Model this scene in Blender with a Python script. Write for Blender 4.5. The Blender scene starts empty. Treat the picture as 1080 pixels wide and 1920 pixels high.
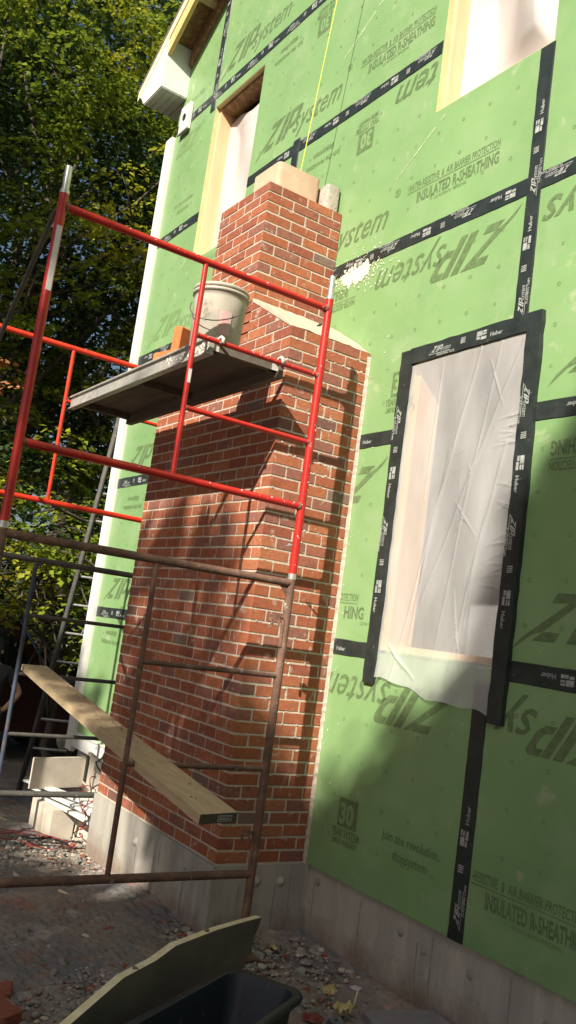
import bpy, bmesh, math, random
import numpy as np
from mathutils import Vector, Matrix, Euler
S = bpy.context.scene
COL = S.collection
rnd = random.Random(7)
PI = math.pi

# ------------------------------------------------------------------ camera
cam = bpy.data.objects.new('camera', bpy.data.cameras.new('camera'))
COL.objects.link(cam); S.camera = cam
cam.data.sensor_fit = 'VERTICAL'; cam.data.sensor_height = 24.0
cam.data.lens = 1643.3033 / 1920 * 24.0
cam.data.clip_start = 0.05; cam.data.clip_end = 400
a_, b_, c_ = 1.00192957, 1.70810639, 0.13785024
cam.matrix_world = Matrix.Translation((4.140436, -3.084020, 1.249257)) @ (
    Matrix.Rotation(a_, 4, 'Z') @ Matrix.Rotation(b_, 4, 'X') @ Matrix.Rotation(c_, 4, 'Z'))
S.render.resolution_x = 576; S.render.resolution_y = 1024

# ------------------------------------------------------------------ light
SUN = Vector((0.28, -0.43, 0.37)).normalized()
elev = math.asin(SUN.z)
w = bpy.data.worlds.new("World"); S.world = w; w.use_nodes = True
nt = w.node_tree
sky = nt.nodes.new('ShaderNodeTexSky'); sky.sky_type = 'NISHITA'; sky.sun_disc = False
sky.sun_elevation = elev; sky.sun_rotation = math.atan2(SUN.x, SUN.y)
sky.air_density = 1.0; sky.dust_density = 3.0
nt.links.new(sky.outputs[0], nt.nodes['Background'].inputs[0])
nt.nodes['Background'].inputs[1].default_value = 0.05
sl = bpy.data.lights.new('sun', 'SUN'); sl.energy = 5.0; sl.angle = math.radians(0.55)
sl.color = (1.0, 0.92, 0.77)
so = bpy.data.objects.new('sun', sl); COL.objects.link(so)
so.rotation_euler = SUN.to_track_quat('Z', 'Y').to_euler(); so.location = (8, -12, 14)
vs = S.view_settings
vs.view_transform = 'Standard'; vs.look = 'None'; vs.gamma = 1; vs.use_curve_mapping = False
vs.exposure = 0.85

# ------------------------------------------------------------------ materials
def mat(name, c1, c2=None, rough=0.7, scale=8.0, bump=0.0, bscale=60.0, metal=0.0, spec=0.4,
        stretch=(1, 1, 1), lo=0.35, hi=0.65, third=None, tscale=2.0, tlo=.55, thi=.7, trans=0.0,
        spots=None, sscale=30.0, slo=.66, shi=.7, detail=6.0):
    m = bpy.data.materials.new(name); m.use_nodes = True
    n = m.node_tree.nodes; l = m.node_tree.links
    b = n['Principled BSDF']
    b.inputs['Roughness'].default_value = rough; b.inputs['Metallic'].default_value = metal
    b.inputs['Specular IOR Level'].default_value = spec
    geo = n.new('ShaderNodeNewGeometry')
    mp = n.new('ShaderNodeMapping'); mp.inputs['Scale'].default_value = stretch
    l.new(geo.outputs['Position'], mp.inputs['Vector'])
    def noise(sc, lo, hi, off=0.0):
        t = n.new('ShaderNodeTexNoise'); t.inputs['Scale'].default_value = sc
        t.inputs['Detail'].default_value = detail; t.inputs['Roughness'].default_value = .6
        mm = n.new('ShaderNodeMapping'); mm.inputs['Location'].default_value = (off, off * .7, off * 1.3)
        l.new(mp.outputs[0], mm.inputs['Vector']); l.new(mm.outputs[0], t.inputs['Vector'])
        r = n.new('ShaderNodeMapRange'); r.inputs['From Min'].default_value = lo; r.inputs['From Max'].default_value = hi
        l.new(t.outputs['Fac'], r.inputs['Value']); return r.outputs[0]
    def mix(f, A, B):
        x = n.new('ShaderNodeMix'); x.data_type = 'RGBA'
        l.new(f, x.inputs['Factor'])
        if isinstance(A, tuple): x.inputs[6].default_value = (*A, 1)
        else: l.new(A, x.inputs[6])
        x.inputs[7].default_value = (*B, 1)
        return x.outputs[2]
    col = None
    if c2 is None: c2 = tuple(v * .8 for v in c1)
    col = mix(noise(scale, lo, hi), c1, c2)
    if third: col = mix(noise(tscale, tlo, thi, 5.3), col, third)
    if spots: col = mix(noise(sscale, slo, shi, 11.7), col, spots)
    l.new(col, b.inputs['Base Color'])
    if bump:
        t = n.new('ShaderNodeTexNoise'); t.inputs['Scale'].default_value = bscale; t.inputs['Detail'].default_value = 5
        l.new(mp.outputs[0], t.inputs['Vector'])
        bp = n.new('ShaderNodeBump'); bp.inputs['Strength'].default_value = bump; bp.inputs['Distance'].default_value = 0.01
        l.new(t.outputs['Fac'], bp.inputs['Height']); l.new(bp.outputs[0], b.inputs['Normal'])
    if trans:
        tr = n.new('ShaderNodeBsdfTranslucent'); l.new(col, tr.inputs['Color'])
        mx = n.new('ShaderNodeMixShader'); mx.inputs[0].default_value = trans
        l.new(b.outputs[0], mx.inputs[1]); l.new(tr.outputs[0], mx.inputs[2])
        l.new(mx.outputs[0], n['Material Output'].inputs['Surface'])
    return m

M = {}
M['zip'] = mat('green sheathing', (.230, .380, .165), (.180, .312, .130), rough=.40, scale=1.1, spots=(.36, .43, .26), sscale=7, slo=.63, shi=.76,
               third=(.268, .385, .20), tscale=3.2, tlo=.5, thi=.8, bump=.22, bscale=6)
M['zipedge'] = mat('sheathing edge foam', (.62, .55, .30), rough=.8)
M['print'] = mat('dark green print', (.095, .145, .065), (.17, .26, .11), rough=.5, scale=28, lo=.35, hi=.8)
M['print2'] = mat('faint green print', (.15, .24, .10), (.2, .32, .13), rough=.5, scale=60, lo=.3, hi=.7)
M['tape'] = mat('black flashing tape', (.016, .022, .022), (.03, .038, .036), rough=.38, scale=9, bump=.25, bscale=25, spots=(.14, .16, .15), sscale=45, slo=.68, shi=.72)
M['tapeprint'] = mat('pale tape print', (.42, .44, .43), (.22, .24, .23), rough=.6, scale=40)
M['mortar'] = mat('mortar', (.58, .51, .42), (.46, .40, .33), rough=.95, scale=25, bump=.6, bscale=130)
M['wash'] = mat('mortar wash', (.52, .45, .355), (.42, .36, .29), rough=.95, scale=12, bump=.4, bscale=90)
BR = []
for i, (c1, c2) in enumerate([((.37, .115, .052), (.28, .085, .045)), ((.41, .14, .065), (.31, .10, .05)), ((.31, .092, .05), (.23, .07, .045)),
                ((.31, .12, .08), (.21, .09, .07)), ((.21, .095, .07), (.15, .075, .065)), ((.44, .16, .075), (.32, .11, .055)),
                ((.24, .14, .11), (.18, .12, .10)), ((.26, .09, .06), (.34, .12, .07))]):
    BR.append(mat('red brick %s' % 'abcdefgh'[i], c1, c2, rough=.9, scale=38, bump=.5, bscale=170, spots=(.46, .36, .29), sscale=17, slo=.60, shi=.74,
                  third=(c1[0] * .7, c1[1] * .75, c1[2] * .85), tscale=14))
M['conc'] = mat('poured concrete', (.44, .415, .37), (.33, .315, .285), rough=.95, scale=2.2, stretch=(2.5, 2.5, .5), bump=.35, bscale=45, spec=.1,
                third=(.48, .45, .40), tscale=6, spots=(.14, .09, .085), sscale=22, slo=.70, shi=.76)
def soil_band(m, z0, z1, col):
    n = m.node_tree.nodes; l = m.node_tree.links; b = n['Principled BSDF']; src = b.inputs['Base Color'].links[0].from_socket
    geo = n.new('ShaderNodeNewGeometry'); sp = n.new('ShaderNodeSeparateXYZ'); l.new(geo.outputs['Position'], sp.inputs[0])
    t = n.new('ShaderNodeTexNoise'); t.inputs['Scale'].default_value = 7; t.inputs['Detail'].default_value = 9; t.inputs['Roughness'].default_value = .7; l.new(geo.outputs['Position'], t.inputs['Vector'])
    a = n.new('ShaderNodeMath'); a.operation = 'MULTIPLY_ADD'; l.new(t.outputs['Fac'], a.inputs[0]); a.inputs[1].default_value = -.42; l.new(sp.outputs['Z'], a.inputs[2])
    r = n.new('ShaderNodeMapRange'); r.inputs[1].default_value = z0 - .21; r.inputs[2].default_value = z1 - .21; r.inputs[3].default_value = .85; r.inputs[4].default_value = 0
    l.new(a.outputs[0], r.inputs[0]); x = n.new('ShaderNodeMix'); x.data_type = 'RGBA'; l.new(r.outputs[0], x.inputs['Factor']); l.new(src, x.inputs[6]); x.inputs[7].default_value = (*col, 1)
    l.new(x.outputs[2], b.inputs['Base Color'])
soil_band(M['conc'], -.38, -.22, (.22, .16, .125))
M['dirtconc'] = mat('soil stain', (.21, .15, .115), (.26, .20, .16), rough=1, scale=12)
M['seam'] = mat('concrete form line', (.24, .225, .20), (.31, .29, .265), rough=1, scale=9)
M['ground'] = mat('rubble soil', (.32, .265, .215), (.205, .175, .15), rough=1, scale=3.0, bump=1.0, bscale=38, spec=.05,
                  third=(.17, .17, .175), tscale=.9, tlo=.45, thi=.6, spots=(.33, .17, .12), sscale=4, slo=.56, shi=.72)
M['stoneg'] = mat('grey gravel', (.34, .31, .275), (.19, .18, .165), rough=.95, scale=11, bump=.4, bscale=90, third=(.20, .14, .11), tscale=7)
M['red'] = mat('red enamel', (.50, .022, .016), (.40, .018, .014), rough=.33, scale=14, spec=.5, spots=(.25, .06, .045), sscale=40, slo=.68, shi=.72)
M['redb'] = mat('bright red enamel', (.66, .045, .018), (.56, .032, .014), rough=.35, scale=14, spec=.5, spots=(.3, .08, .05), sscale=40, slo=.69, shi=.73)
M['rust'] = mat('rusty tube', (.20, .105, .07), (.12, .075, .06), rough=.85, scale=17, bump=.5, bscale=120, third=(.28, .17, .12), tscale=9, spots=(.45, .38, .33), sscale=15, slo=.64, shi=.7)
M['bluesteel'] = mat('blue painted tube', (.05, .075, .12), (.04, .05, .07), rough=.6, scale=14, third=(.12, .08, .07), tscale=9)
M['darksteel'] = mat('weathered dark tube', (.10, .095, .085), (.06, .06, .055), rough=.7, scale=14, spots=(.3, .27, .24), sscale=18, slo=.66, shi=.7)
M['zinc'] = mat('galvanised steel', (.62, .62, .60), (.48, .48, .47), rough=.35, scale=20, metal=.6)
M['alu'] = mat('aluminium rail', (.50, .48, .44), (.38, .37, .35), rough=.45, scale=18, metal=.35, spots=(.7, .67, .6), sscale=30, slo=.62, shi=.7)
M['deckply'] = mat('grey plywood', (.155, .13, .105), (.10, .085, .07), rough=.9, scale=5, stretch=(.4, 3, 3), spots=(.26, .22, .18), sscale=12, slo=.64, shi=.7)
M['splash'] = mat('dried mortar splash', (.62, .59, .53), rough=.95, scale=40, bump=.5)
M['pine'] = mat('pine board', (.56, .43, .27), (.44, .33, .20), rough=.8, scale=5, stretch=(1, 9, 9), bump=.15, bscale=50, spots=(.33, .21, .11), sscale=16, slo=.68, shi=.74)
M['pineedge'] = mat('cut pine edge', (.86, .74, .50), (.74, .62, .40), rough=.8, scale=22, spots=(.28, .2, .12), sscale=24, slo=.64, shi=.72)
M['yellowwood'] = mat('yellow framing lumber', (.72, .50, .22), (.62, .42, .18), rough=.8, scale=9)
M['peach'] = mat('lumber jamb', (.74, .50, .30), (.66, .43, .25), rough=.8, scale=5, stretch=(3, 3, .5))
M['osb'] = mat('brown strand board', (.26, .15, .075), (.17, .10, .055), rough=.85, scale=26, third=(.33, .21, .11), tscale=18, tlo=.5, thi=.6)
M['endgrain'] = mat('dark end grain', (.10, .085, .06), rough=.9, scale=60)
M['darkply'] = mat('dark form plywood', (.15, .13, .11), (.095, .085, .072), rough=.9, scale=4, spots=(.18, .16, .13), sscale=14, slo=.66, shi=.73)  # dark tone holds the shade on the panel face
M['white'] = mat('white vinyl', (.66, .66, .65), (.60, .60, .59), rough=.45, scale=3)
M['soffit'] = mat('soffit board', (.50, .50, .46), (.44, .44, .41), rough=.6, scale=6)
M['shingle'] = mat('shingle edge', (.20, .17, .15), rough=.95, scale=50)
M['wrap'] = mat('white house wrap', (.52, .49, .48), (.45, .42, .42), rough=.5, scale=2.5, bump=.25, bscale=6)
M['drywall'] = mat('interior grey wall', (.46, .46, .47), (.38, .38, .39), rough=.9, scale=2)
M['bucket'] = mat('translucent white plastic', (.66, .61, .53), (.52, .48, .41), rough=.4, scale=9, trans=.3, spots=(.34, .29, .24), sscale=14, slo=.6, shi=.7)
M['bucketlabel'] = mat('faded pink label', (.55, .30, .30), (.50, .38, .36), rough=.6, scale=22)
M['orange'] = mat('orange clay', (.62, .20, .06), (.5, .15, .05), rough=.7, scale=20)
M['tub'] = mat('black rubber tub', (.022, .024, .028), (.04, .042, .045), rough=.55, scale=9, spots=(.09, .09, .085), sscale=20, slo=.64, shi=.72)
M['tubin'] = mat('dark blue tub inside', (.012, .018, .034), (.02, .025, .035), rough=.5, scale=5, spots=(.09, .1, .1), sscale=22, slo=.64, shi=.7)
M['clay'] = mat('clay flue tile', (.60, .44, .32), (.52, .36, .26), rough=.9, scale=7, bump=.2)
M['greyclay'] = mat('grey flue block', (.46, .41, .35), (.36, .33, .29), rough=.95, scale=14, bump=.5, spots=(.12, .11, .1), sscale=26, slo=.62, shi=.66)
M['precast'] = mat('pale board', (.56, .50, .42), (.46, .41, .35), rough=.85, scale=7)
M['yellow'] = mat('yellow mason line', (.75, .85, .10), rough=.6)
M['cordred'] = mat('red rubber cord', (.26, .032, .026), rough=.5, scale=30)
M['cordblack'] = mat('black cable', (.02, .02, .02), rough=.5)
M['paper'] = mat('yellow wrapper', (.60, .48, .22), (.52, .42, .2), rough=.7, scale=30)
M['whitechip'] = mat('white chip', (.62, .61, .58), rough=.8)
M['bark'] = mat('tree bark', (.085, .07, .055), (.055, .045, .038), rough=.95, scale=9, stretch=(3, 3, .6), bump=.8, bscale=20)
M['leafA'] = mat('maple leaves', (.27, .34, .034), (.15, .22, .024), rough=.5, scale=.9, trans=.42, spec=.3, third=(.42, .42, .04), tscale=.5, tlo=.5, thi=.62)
M['leafB'] = mat('dark evergreen and shaded leaves', (.042, .080, .022), (.030, .062, .018), rough=.55, scale=.9, trans=.25, spec=.3)
M['leafdead'] = mat('browned leaves', (.35, .15, .05), (.28, .13, .05), rough=.7)
M['maroon'] = mat('maroon car paint', (.030, .008, .008), (.025, .007, .007), rough=.3, spec=.6)
M['glass'] = mat('dark car glass', (.012, .014, .016), (.01, .012, .014), rough=.06, spec=.8)
M['rubber'] = mat('tyre rubber', (.02, .02, .02), rough=.9)
M['skin'] = mat('skin', (.42, .24, .16), (.38, .21, .14), rough=.6, scale=20)
M['shirt'] = mat('dark t-shirt', (.022, .022, .026), (.03, .03, .034), rough=.95, scale=20, bump=.3, bscale=30)
M['jeans'] = mat('blue jeans', (.035, .05, .11), (.025, .04, .085), rough=.95, scale=30, bump=.3, bscale=50)
M['belt'] = mat('white waistband', (.45, .45, .45), (.08, .08, .1), rough=.8, scale=60)
M['hair'] = mat('dark hair', (.02, .015, .012), rough=.8, scale=60, bump=.6, bscale=120)
M['eye'] = mat('eye', (.03, .02, .02), rough=.3)

def plastic_mat():
    m = bpy.data.materials.new('clear poly sheet'); m.use_nodes = True
    n = m.node_tree.nodes; l = m.node_tree.links
    b = n['Principled BSDF']; b.inputs['Base Color'].default_value = (.92, .92, .94, 1); b.inputs['Roughness'].default_value = .12
    b.inputs['Specular IOR Level'].default_value = .6
    tl = n.new('ShaderNodeBsdfTranslucent'); tl.inputs[0].default_value = (.8, .8, .8, 1)
    tp = n.new('ShaderNodeBsdfTransparent'); tp.inputs[0].default_value = (.97, .97, .97, 1)
    m1 = n.new('ShaderNodeMixShader'); m1.inputs[0].default_value = .35
    l.new(b.outputs[0], m1.inputs[1]); l.new(tl.outputs[0], m1.inputs[2])
    geo = n.new('ShaderNodeNewGeometry')
    t = n.new('ShaderNodeTexNoise'); t.inputs['Scale'].default_value = 2.2; t.inputs['Detail'].default_value = 7
    mp = n.new('ShaderNodeMapping'); mp.inputs['Scale'].default_value = (2.2, 1, .8); mp.inputs['Rotation'].default_value = (0, .45, 0)
    l.new(geo.outputs['Position'], mp.inputs[0]); l.new(mp.outputs[0], t.inputs['Vector'])
    r = n.new('ShaderNodeMapRange'); r.inputs[1].default_value = .35; r.inputs[2].default_value = .7
    r.inputs[3].default_value = .42; r.inputs[4].default_value = .60
    l.new(t.outputs['Fac'], r.inputs[0])
    m2 = n.new('ShaderNodeMixShader'); l.new(r.outputs[0], m2.inputs[0])
    l.new(tp.outputs[0], m2.inputs[1]); l.new(m1.outputs[0], m2.inputs[2])
    l.new(m2.outputs[0], n['Material Output'].inputs['Surface'])
    return m
M['poly'] = plastic_mat()

# ------------------------------------------------------------------ mesh helpers
class MB:
    def __init__(s): s.v = []; s.f = []; s.mi = []; s.sm = []
    def add(s, vs, fs, mi=0, sm=False):
        o = len(s.v); s.v += [tuple(p) for p in vs]
        for f in fs: s.f.append([i + o for i in f]); s.mi.append(mi); s.sm.append(sm)
        return s
    def box(s, lo, hi, mi=0, rot=None, about=None):
        x0, y0, z0 = lo; x1, y1, z1 = hi
        P = [Vector(p) for p in ((x0, y0, z0), (x1, y0, z0), (x1, y1, z0), (x0, y1, z0), (x0, y0, z1), (x1, y0, z1), (x1, y1, z1), (x0, y1, z1))]
        if rot is not None:
            c = Vector(about) if about is not None else (P[0] + P[6]) / 2
            R = rot if isinstance(rot, Matrix) else Euler(rot).to_matrix()
            P = [R @ (p - c) + c for p in P]
        return s.add(P, [(0, 3, 2, 1), (4, 5, 6, 7), (0, 1, 5, 4), (1, 2, 6, 5), (2, 3, 7, 6), (3, 0, 4, 7)], mi)
    def tube(s, A, B, r, n=14, mi=0, r2=None, caps=True):
        A = Vector(A); B = Vector(B); d = (B - A).normalized()
        u = d.cross(Vector((0, 0, 1)) if abs(d.z) < .9 else Vector((1, 0, 0))).normalized(); v = d.cross(u)
        r2 = r if r2 is None else r2
        P = []
        for c, rr in ((A, r), (B, r2)):
            for i in range(n):
                t = 2 * PI * i / n; P.append(c + u * (rr * math.cos(t)) + v * (rr * math.sin(t)))
        s.add(P, [(i, (i + 1) % n, n + (i + 1) % n, n + i) for i in range(n)], mi, True)
        if caps:
            s.add(P[:n], [tuple(range(n))[::-1]], mi); s.add(P[n:], [tuple(range(n))], mi)
        return s
    def path(s, pts, r, n=8, mi=0, radii=None):
        pts = [Vector(p) for p in pts]; rings = []
        prev = None
        for i, p in enumerate(pts):
            d = (pts[min(i + 1, len(pts) - 1)] - pts[max(i - 1, 0)]).normalized()
            if prev is None: u = d.cross(Vector((0, 0, 1)) if abs(d.z) < .9 else Vector((1, 0, 0))).normalized()
            else: u = (prev - d * prev.dot(d)).normalized()
            prev = u; v = d.cross(u); rr = radii[i] if radii else r
            rings += [p + u * (rr * math.cos(2 * PI * k / n)) + v * (rr * math.sin(2 * PI * k / n)) for k in range(n)]
        F = []
        for i in range(len(pts) - 1):
            for k in range(n): F.append((i * n + k, i * n + (k + 1) % n, (i + 1) * n + (k + 1) % n, (i + 1) * n + k))
        F.append(tuple(range(n))[::-1]); F.append(tuple(range((len(pts) - 1) * n, len(pts) * n)))
        return s.add(rings, F, mi, True)
    def lathe(s, prof, c, n=28, mi=0, ax=None):
        c = Vector(c); P = []
        for r, z in prof:
            for k in range(n): P.append(c + Vector((r * math.cos(2 * PI * k / n), r * math.sin(2 * PI * k / n), z)))
        F = []
        for i in range(len(prof) - 1):
            for k in range(n): F.append((i * n + k, i * n + (k + 1) % n, (i + 1) * n + (k + 1) % n, (i + 1) * n + k))
        return s.add(P, F, mi, True)
    def prism(s, poly, y0, y1, mi=0, T=None):
        """poly of (x,z), extruded between y0 and y1"""
        n = len(poly); P = [Vector((x, y0, z)) for x, z in poly] + [Vector((x, y1, z)) for x, z in poly]
        if T: P = [T @ p for p in P]
        F = [tuple(range(n)), tuple(range(n, 2 * n))[::-1]] + [((i + 1) % n, i, n + i, n + (i + 1) % n) for i in range(n)]
        return s.add(P, F, mi)
    def mesh(s, me, T, mi=0):
        return s.add([T @ v.co for v in me.vertices], [tuple(p.vertices) for p in me.polygons], mi)
    def data(s, name, mats):
        me = bpy.data.meshes.new(name); me.from_pydata(s.v, [], s.f)
        for m in (mats if isinstance(mats, (list, tuple)) else [mats]): me.materials.append(m)
        me.polygons.foreach_set('material_index', s.mi); me.polygons.foreach_set('use_smooth', s.sm)
        me.update(); return me
    def build(s, name, mats, parent=None, loc=None, kind=None):
        return link(name, s.data(name, mats), parent, loc, kind)

def link(name, me, parent=None, loc=None, kind=None):
    o = bpy.data.objects.new(name, me); COL.objects.link(o)
    if parent is not None: o.parent = parent
    if loc is not None: o.location = loc
    if kind: o['kind'] = kind
    return o
def tag(o, label, cat, group=None):
    o['label'] = label; o['category'] = cat
    if group: o['group'] = group
    return o
def thing(name, label, cat, loc=(0, 0, 0), group=None):
    o = bpy.data.objects.new(name, None); COL.objects.link(o); o.location = loc; o.empty_display_size = .1
    return tag(o, label, cat, group)
def flip_fix(me):
    bm = bmesh.new(); bm.from_mesh(me); bmesh.ops.recalc_face_normals(bm, faces=bm.faces); bm.to_mesh(me); bm.free()
def bevel_mesh(me, w, seg=1, angle=.6):
    bm = bmesh.new(); bm.from_mesh(me); bmesh.ops.remove_doubles(bm, verts=bm.verts, dist=1e-5)
    bmesh.ops.recalc_face_normals(bm, faces=bm.faces)
    es = [e for e in bm.edges if len(e.link_faces) == 2 and e.calc_face_angle(0) > angle]
    bmesh.ops.bevel(bm, geom=es, offset=w, segments=seg, affect='EDGES', clamp_overlap=True)
    bm.to_mesh(me); bm.free(); return me
def clip(poly, a, b, c):
    """keep a*x+b*z<=c"""
    out = []
    for i in range(len(poly)):
        p, q = poly[i], poly[(i + 1) % len(poly)]
        dp = a * p[0] + b * p[1] - c; dq = a * q[0] + b * q[1] - c
        if dp <= 0: out.append(p)
        if (dp < 0 < dq) or (dq < 0 < dp):
            t = dp / (dp - dq); out.append((p[0] + t * (q[0] - p[0]), p[1] + t * (q[1] - p[1])))
    return out
def area(poly):
    return abs(sum(poly[i][0] * poly[(i + 1) % len(poly)][1] - poly[(i + 1) % len(poly)][0] * poly[i][1] for i in range(len(poly)))) / 2 if len(poly) > 2 else 0

def gz(x, y):
    X = [-60, -9, -5.5, -4, -2.8, -1.65, 0, 3, 9]; Z = [-1.3, -1.0, -.86, -.76, -.52, -.41, -.36, -.42, -.5]
    z = np.interp(x, X, Z)
    z = z - .05 * np.clip(-y - .7, 0, 1.2) * (x > -3)
    return float(z)

# ------------------------------------------------------------------ ground
def ground():
    # graded grid: fine near the chimney, coarse far away
    xs = np.unique(np.concatenate([np.linspace(-90, -12, 20), np.linspace(-12, -4, 50), np.linspace(-4, 2.2, 280), np.linspace(2.2, 8, 40), np.linspace(8, 70, 14)]))
    ys = np.unique(np.concatenate([np.linspace(-70, -8, 14), np.linspace(-8, -2.4, 40), np.linspace(-2.4, .3, 130), np.linspace(.3, 6, 30), np.linspace(6, 80, 14)]))
    X, Y = np.meshgrid(xs, ys)
    Z = np.interp(X, [-60, -9, -5.5, -4, -2.8, -1.65, 0, 3, 9], [-1.3, -1.0, -.86, -.76, -.52, -.41, -.36, -.42, -.5])
    Z = Z - .05 * np.clip(-Y - .7, 0, 1.2) * (X > -3)
    rs = np.random.RandomState(3)
    for k in range(60):
        f = 1.2 * 1.08 ** k; a = .05 / (1 + f); th = rs.rand() * 6.28
        Z += a * np.sin(f * (X * math.cos(th) + Y * math.sin(th)) + rs.rand() * 6.28) * .55
    Z += (rs.rand(*Z.shape) - .5) * .020
    nx = len(xs); V = np.stack([X.ravel(), Y.ravel(), Z.ravel()], 1)
    F = [(j * nx + i, j * nx + i + 1, (j + 1) * nx + i + 1, (j + 1) * nx + i) for j in range(len(ys) - 1) for i in range(nx - 1)]
    me = bpy.data.meshes.new('ground'); me.from_pydata(V.tolist(), [], F); me.materials.append(M['ground'])
    link('ground', me, kind='structure')
ground()

def rock(r, rs, flat=.6):
    V = []; F = []
    t = (1 + 5 ** .5) / 2
    base = [(-1, t, 0), (1, t, 0), (-1, -t, 0), (1, -t, 0), (0, -1, t), (0, 1, t), (0, -1, -t), (0, 1, -t), (t, 0, -1), (t, 0, 1), (-t, 0, -1), (-t, 0, 1)]
    sx, sy = .7 + rs.rand() * .8, .7 + rs.rand() * .6
    for b in base:
        k = r / 1.9 * (.65 + .6 * rs.rand())
        V.append((b[0] * k * sx, b[1] * k * sy, b[2] * k * flat))
    F = [(0, 11, 5), (0, 5, 1), (0, 1, 7), (0, 7, 10), (0, 10, 11), (1, 5, 9), (5, 11, 4), (11, 10, 2), (10, 7, 6), (7, 1, 8), (3, 9, 4), (3, 4, 2), (3, 2, 6), (3, 6, 8), (3, 8, 9), (4, 9, 5), (2, 4, 11), (6, 2, 10), (8, 6, 7), (9, 8, 1)]
    return np.array(V), F
def gravel():
    rs = np.random.RandomState(5)
    protos = [rock(1, rs) for _ in range(12)]
    V = []; F = []; n = 0; mi = []
    for k in range(22000):
        x = rs.uniform(-4.2, 1.6) if k % 2 else rs.uniform(-1.7, 1.5); y = rs.uniform(-2.5, -.02)
        if -1.7 < x < .02 and y > -.6: continue
        r = rs.uniform(.0035, .011 + .005 * (k % 2)) * (1 + 1.4 * (rs.rand() > .93) + 1.2 * (rs.rand() > .985))
        P, FF = protos[rs.randint(12)]
        th = rs.rand() * 6.28; c, s = math.cos(th), math.sin(th)
        Q = P * r; Q = np.stack([Q[:, 0] * c - Q[:, 1] * s + x, Q[:, 0] * s + Q[:, 1] * c + y, Q[:, 2] + gz(x, y) + r * rs.uniform(-.3, .3)], 1)
        V.append(Q); F += [(a + n, b + n, d + n) for a, b, d in FF]; n += 12
        mi += [0 if rs.rand() < .8 else (1 if rs.rand() < .6 else 2)] * 20
    for k in range(420):
        x = rs.uniform(-1.9, 1.3); y = rs.uniform(-2.3, -.65)
        r = rs.uniform(.014, .03); P, FF = protos[rs.randint(12)]; th = rs.rand() * 6.28; c, s = math.cos(th), math.sin(th); Q = P * r
        V.append(np.stack([Q[:, 0] * c - Q[:, 1] * s + x, Q[:, 0] * s + Q[:, 1] * c + y, Q[:, 2] * .8 + gz(x, y) - r * .1], 1)); F += [(a + n, b + n, d + n) for a, b, d in FF]; n += 12
        mi += [0 if rs.rand() < .7 else (1 if rs.rand() < .4 else 2)] * 20
    me = bpy.data.meshes.new('gravel'); me.from_pydata(np.concatenate(V).tolist(), [], F)
    for m in (M['stoneg'], M['mortar'], BR[2]): me.materials.append(m)
    me.polygons.foreach_set('material_index', mi)
    o = link('gravel', me, kind='stuff'); tag(o, 'loose grey and brown gravel and crumbs strewn over the soil by the foundation', 'gravel')
gravel()

# ------------------------------------------------------------------ lettering
_tc = {}
def text_me(s, size=.1, bold=0.0, shear=0.0, xs=1.0, res=2, space=1.0):
    key = (s, size, bold, shear, xs, space)
    if key in _tc: return _tc[key]
    cu = bpy.data.curves.new('txt', 'FONT'); cu.body = s; cu.size = size; cu.offset = bold * size; cu.shear = shear
    cu.resolution_u = res; cu.space_character = space; cu.fill_mode = 'FRONT'
    o = bpy.data.objects.new('txt', cu); COL.objects.link(o)
    dg = bpy.context.evaluated_depsgraph_get(); dg.update()
    me = bpy.data.meshes.new_from_object(o.evaluated_get(dg))
    bpy.data.objects.remove(o); bpy.data.curves.remove(cu)
    for v in me.vertices: v.co.x *= xs
    _tc[key] = me; return me
def wid(me): return max(v.co.x for v in me.vertices) if len(me.vertices) else 0

def logo_mb(mb, T, h=.2, mi=0, tm=True, tail=True, only=None, L=1.1):
    """heavy slanted three letter mark followed by light italic word; length L, cap height h"""
    k = .62  # slant
    def P(pts): mb.add([T @ Vector((x * h + y * h * k, y * h, 0)) for x, y in pts], [tuple(range(len(pts)))], mi)
    if only != 'word':
        P([(.02, 1.0), (.02, .80), (.46, .80), (.52, .90), (.58, 1.0)])
        P([(.62, 1.0), (.86, 1.0), (.22, .20), (-.02, .12), (-.30, -.22), (-.24, .02)] if tail else [(.62, 1), (.86, 1), (.22, .2), (0, .0)])
        P([(.08, .0), (.24, .20), (.66, .20), (.66, 0)])
        P([(.95, 0), (.95, 1), (1.22, 1), (1.22, 0)])
        P([(1.32, 0), (1.32, 1), (1.56, 1), (1.56, 0)])
        P([(1.60, 1), (1.60, .82), (1.80, .82), (1.86, .74), (2.08, .80), (2.05, .92), (1.92, 1)])
        P([(1.86, .74), (1.86, .56), (1.78, .46), (1.60, .46), (1.60, .28), (1.90, .28), (2.06, .42), (2.08, .80)])
    if only != 'zip':
        t = text_me('system', size=h * 1.18, shear=.45, bold=.004, space=1.02)
        x0 = h * 2.05; sx = (L - x0 - .02) / max(wid(t), .01)
        mb.mesh(t, T @ Matrix.Translation((x0, 0, 0)) @ Matrix.Diagonal((sx, 1, 1, 1)), mi)
    if tm and only != 'zip':
        mb.mesh(text_me('®', size=h * .35), T @ Matrix.Translation((L + .02, h * .8, 0)), mi)
def wallT(x, z, upd=False, y=-.0015):
    T = Matrix.Translation((x, y, z)) @ Matrix.Rotation(PI / 2, 4, 'X')
    if upd: T = T @ Matrix.Rotation(PI, 4, 'Z')
    return T
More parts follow.
